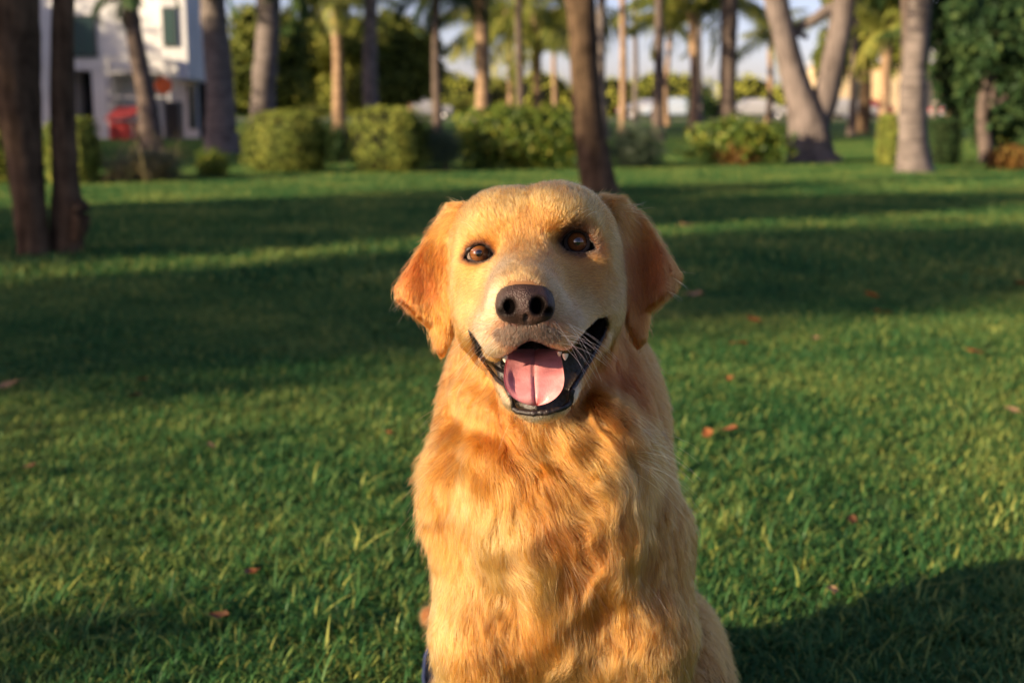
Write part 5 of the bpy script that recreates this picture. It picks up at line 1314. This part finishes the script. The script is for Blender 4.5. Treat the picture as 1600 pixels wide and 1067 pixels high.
# ---- tongue
mt = mat('dog_tongue', (.62,.20,.20), rough=.42, spec=.45); b = mt.node_tree.nodes['Principled BSDF']
b.inputs['Subsurface Weight'].default_value = .25; b.inputs['Subsurface Radius'].default_value = (1, .35, .25); b.inputs['Subsurface Scale'].default_value = .006
tc = N(mt, 'ShaderNodeTexCoord'); no = N(mt, 'ShaderNodeTexNoise'); no.inputs['Scale'].default_value = 90; no.inputs['Detail'].default_value = 6; L(mt, tc.outputs['Object'], no.inputs['Vector'])
L(mt, ramp(mt, no.outputs['Fac'], [(.3, (.58,.19,.19)), (.7, (.76,.32,.31))]), b.inputs['Base Color'])
vo = N(mt, 'ShaderNodeTexVoronoi'); vo.inputs['Scale'].default_value = 620; L(mt, tc.outputs['Object'], vo.inputs['Vector'])
bp = N(mt, 'ShaderNodeBump'); bp.inputs['Strength'].default_value = .3; bp.inputs['Distance'].default_value = .0006; L(mt, vo.outputs['Distance'], bp.inputs['Height']); L(mt, bp.outputs[0], b.inputs['Normal'])
TP = [(836,545,1.195,34,0),(835,556,1.178,42,0),(834,568,1.165,45,.8),(834,580,1.152,46.5,1.6),(834,592,1.141,48,2.2),(834.5,603,1.134,46,2.0),(835,612,1.130,42,1.6),(835,620,1.128,35.5,1.2),(835.5,627,1.129,26,.8),(836,632,1.132,14,.4),(836,634,1.136,3,0)]
tv = []; nu = 33
TPa = np.array(TP); s0 = np.linspace(0, 1, len(TPa)); s1 = np.linspace(0, 1, 60)
TPi = np.stack([np.interp(s1, s0, TPa[:, k]) for k in range(5)], -1)
kk = np.ones(7)/7
for c_ in range(4): TPi[3:-3, c_] = np.convolve(TPi[:, c_], kk, 'valid')
for side in (0, 1):
    for (x_, y_, z_, w_, bu) in TPi:
        for i in range(nu):
            a_ = -1+2*i/(nu-1)
            lift = -.004*(1-a_*a_)*0-.0035*abs(a_)**3+.0035*math.exp(-(a_/.055)**2)+ (.0012*bu)*(-abs(a_)**1.5)
            lumps = .0012*math.sin(a_*4+y_*.05)
            zz = z_+lift*1.0+lumps
            if side: zz = z_+.009+.002*(1-a_*a_)-.006*abs(a_)**4
            xx = x_+a_*w_*(1 if not side else .97)
            if bu > 1.2 and a_ < -.75 and not side: zz -= .003*min(1, (bu-1.2))
            tv.append(P(xx, y_, zz))
tv = np.array(tv); nr = 60; F = []
for side in (0, 1):
    o_ = side*nr*nu
    for r_ in range(nr-1):
        for i in range(nu-1):
            q = (o_+r_*nu+i, o_+r_*nu+i+1, o_+(r_+1)*nu+i+1, o_+(r_+1)*nu+i); F.append(q if side else q[::-1])
for r_ in range(nr-1):
    for i, fl in ((0, 1), (nu-1, 0)):
        q = (r_*nu+i, (r_+1)*nu+i, nr*nu+(r_+1)*nu+i, nr*nu+r_*nu+i); F.append(q if fl else q[::-1])
for i in range(nu-1):
    q = ((nr-1)*nu+i, (nr-1)*nu+i+1, nr*nu+(nr-1)*nu+i+1, nr*nu+(nr-1)*nu+i); F.append(q)
link('tongue', mesh_np('tongue', tv, np.array(F)), mt, dog)['label'] = 'pink tongue with a groove down its middle'
# ---- teeth
mtt = mat('dog_tooth', (.75,.66,.50), rough=.25, spec=.5)
for (x_, y_, z_, r_, ln_) in ((789,560,1.152,.0028,.007),(883,557,1.155,.0030,.007),(874,553,1.160,.0022,.005)):
    a0 = P(x_, y_-ln_*600, z_); b0 = P(x_, y_+ln_*900, z_-.001)
    mb = MB(); mb.tube([a0+(b0-a0)*t for t in np.linspace(0, 1, 7)], r_*np.array([1, 1, .95, .82, .62, .38, .12]), 10); mb.build('tooth', mtt, dog)
# ---- claws
mc = mat('dog_claw', (.05,.035,.03), rough=.4)
for lx in (-.037, .137):
    for k, ty in ((-.019, 1.148), (-.0065, 1.140), (.0065, 1.140), (.019, 1.148)):
        mb = MB(); mb.tube([(lx+k, ty+.006, .016), (lx+k, ty-.002, .013), (lx+k, ty-.008, .005)], [.0032, .0026, .0008], 8); mb.build('claw', mc, dog)
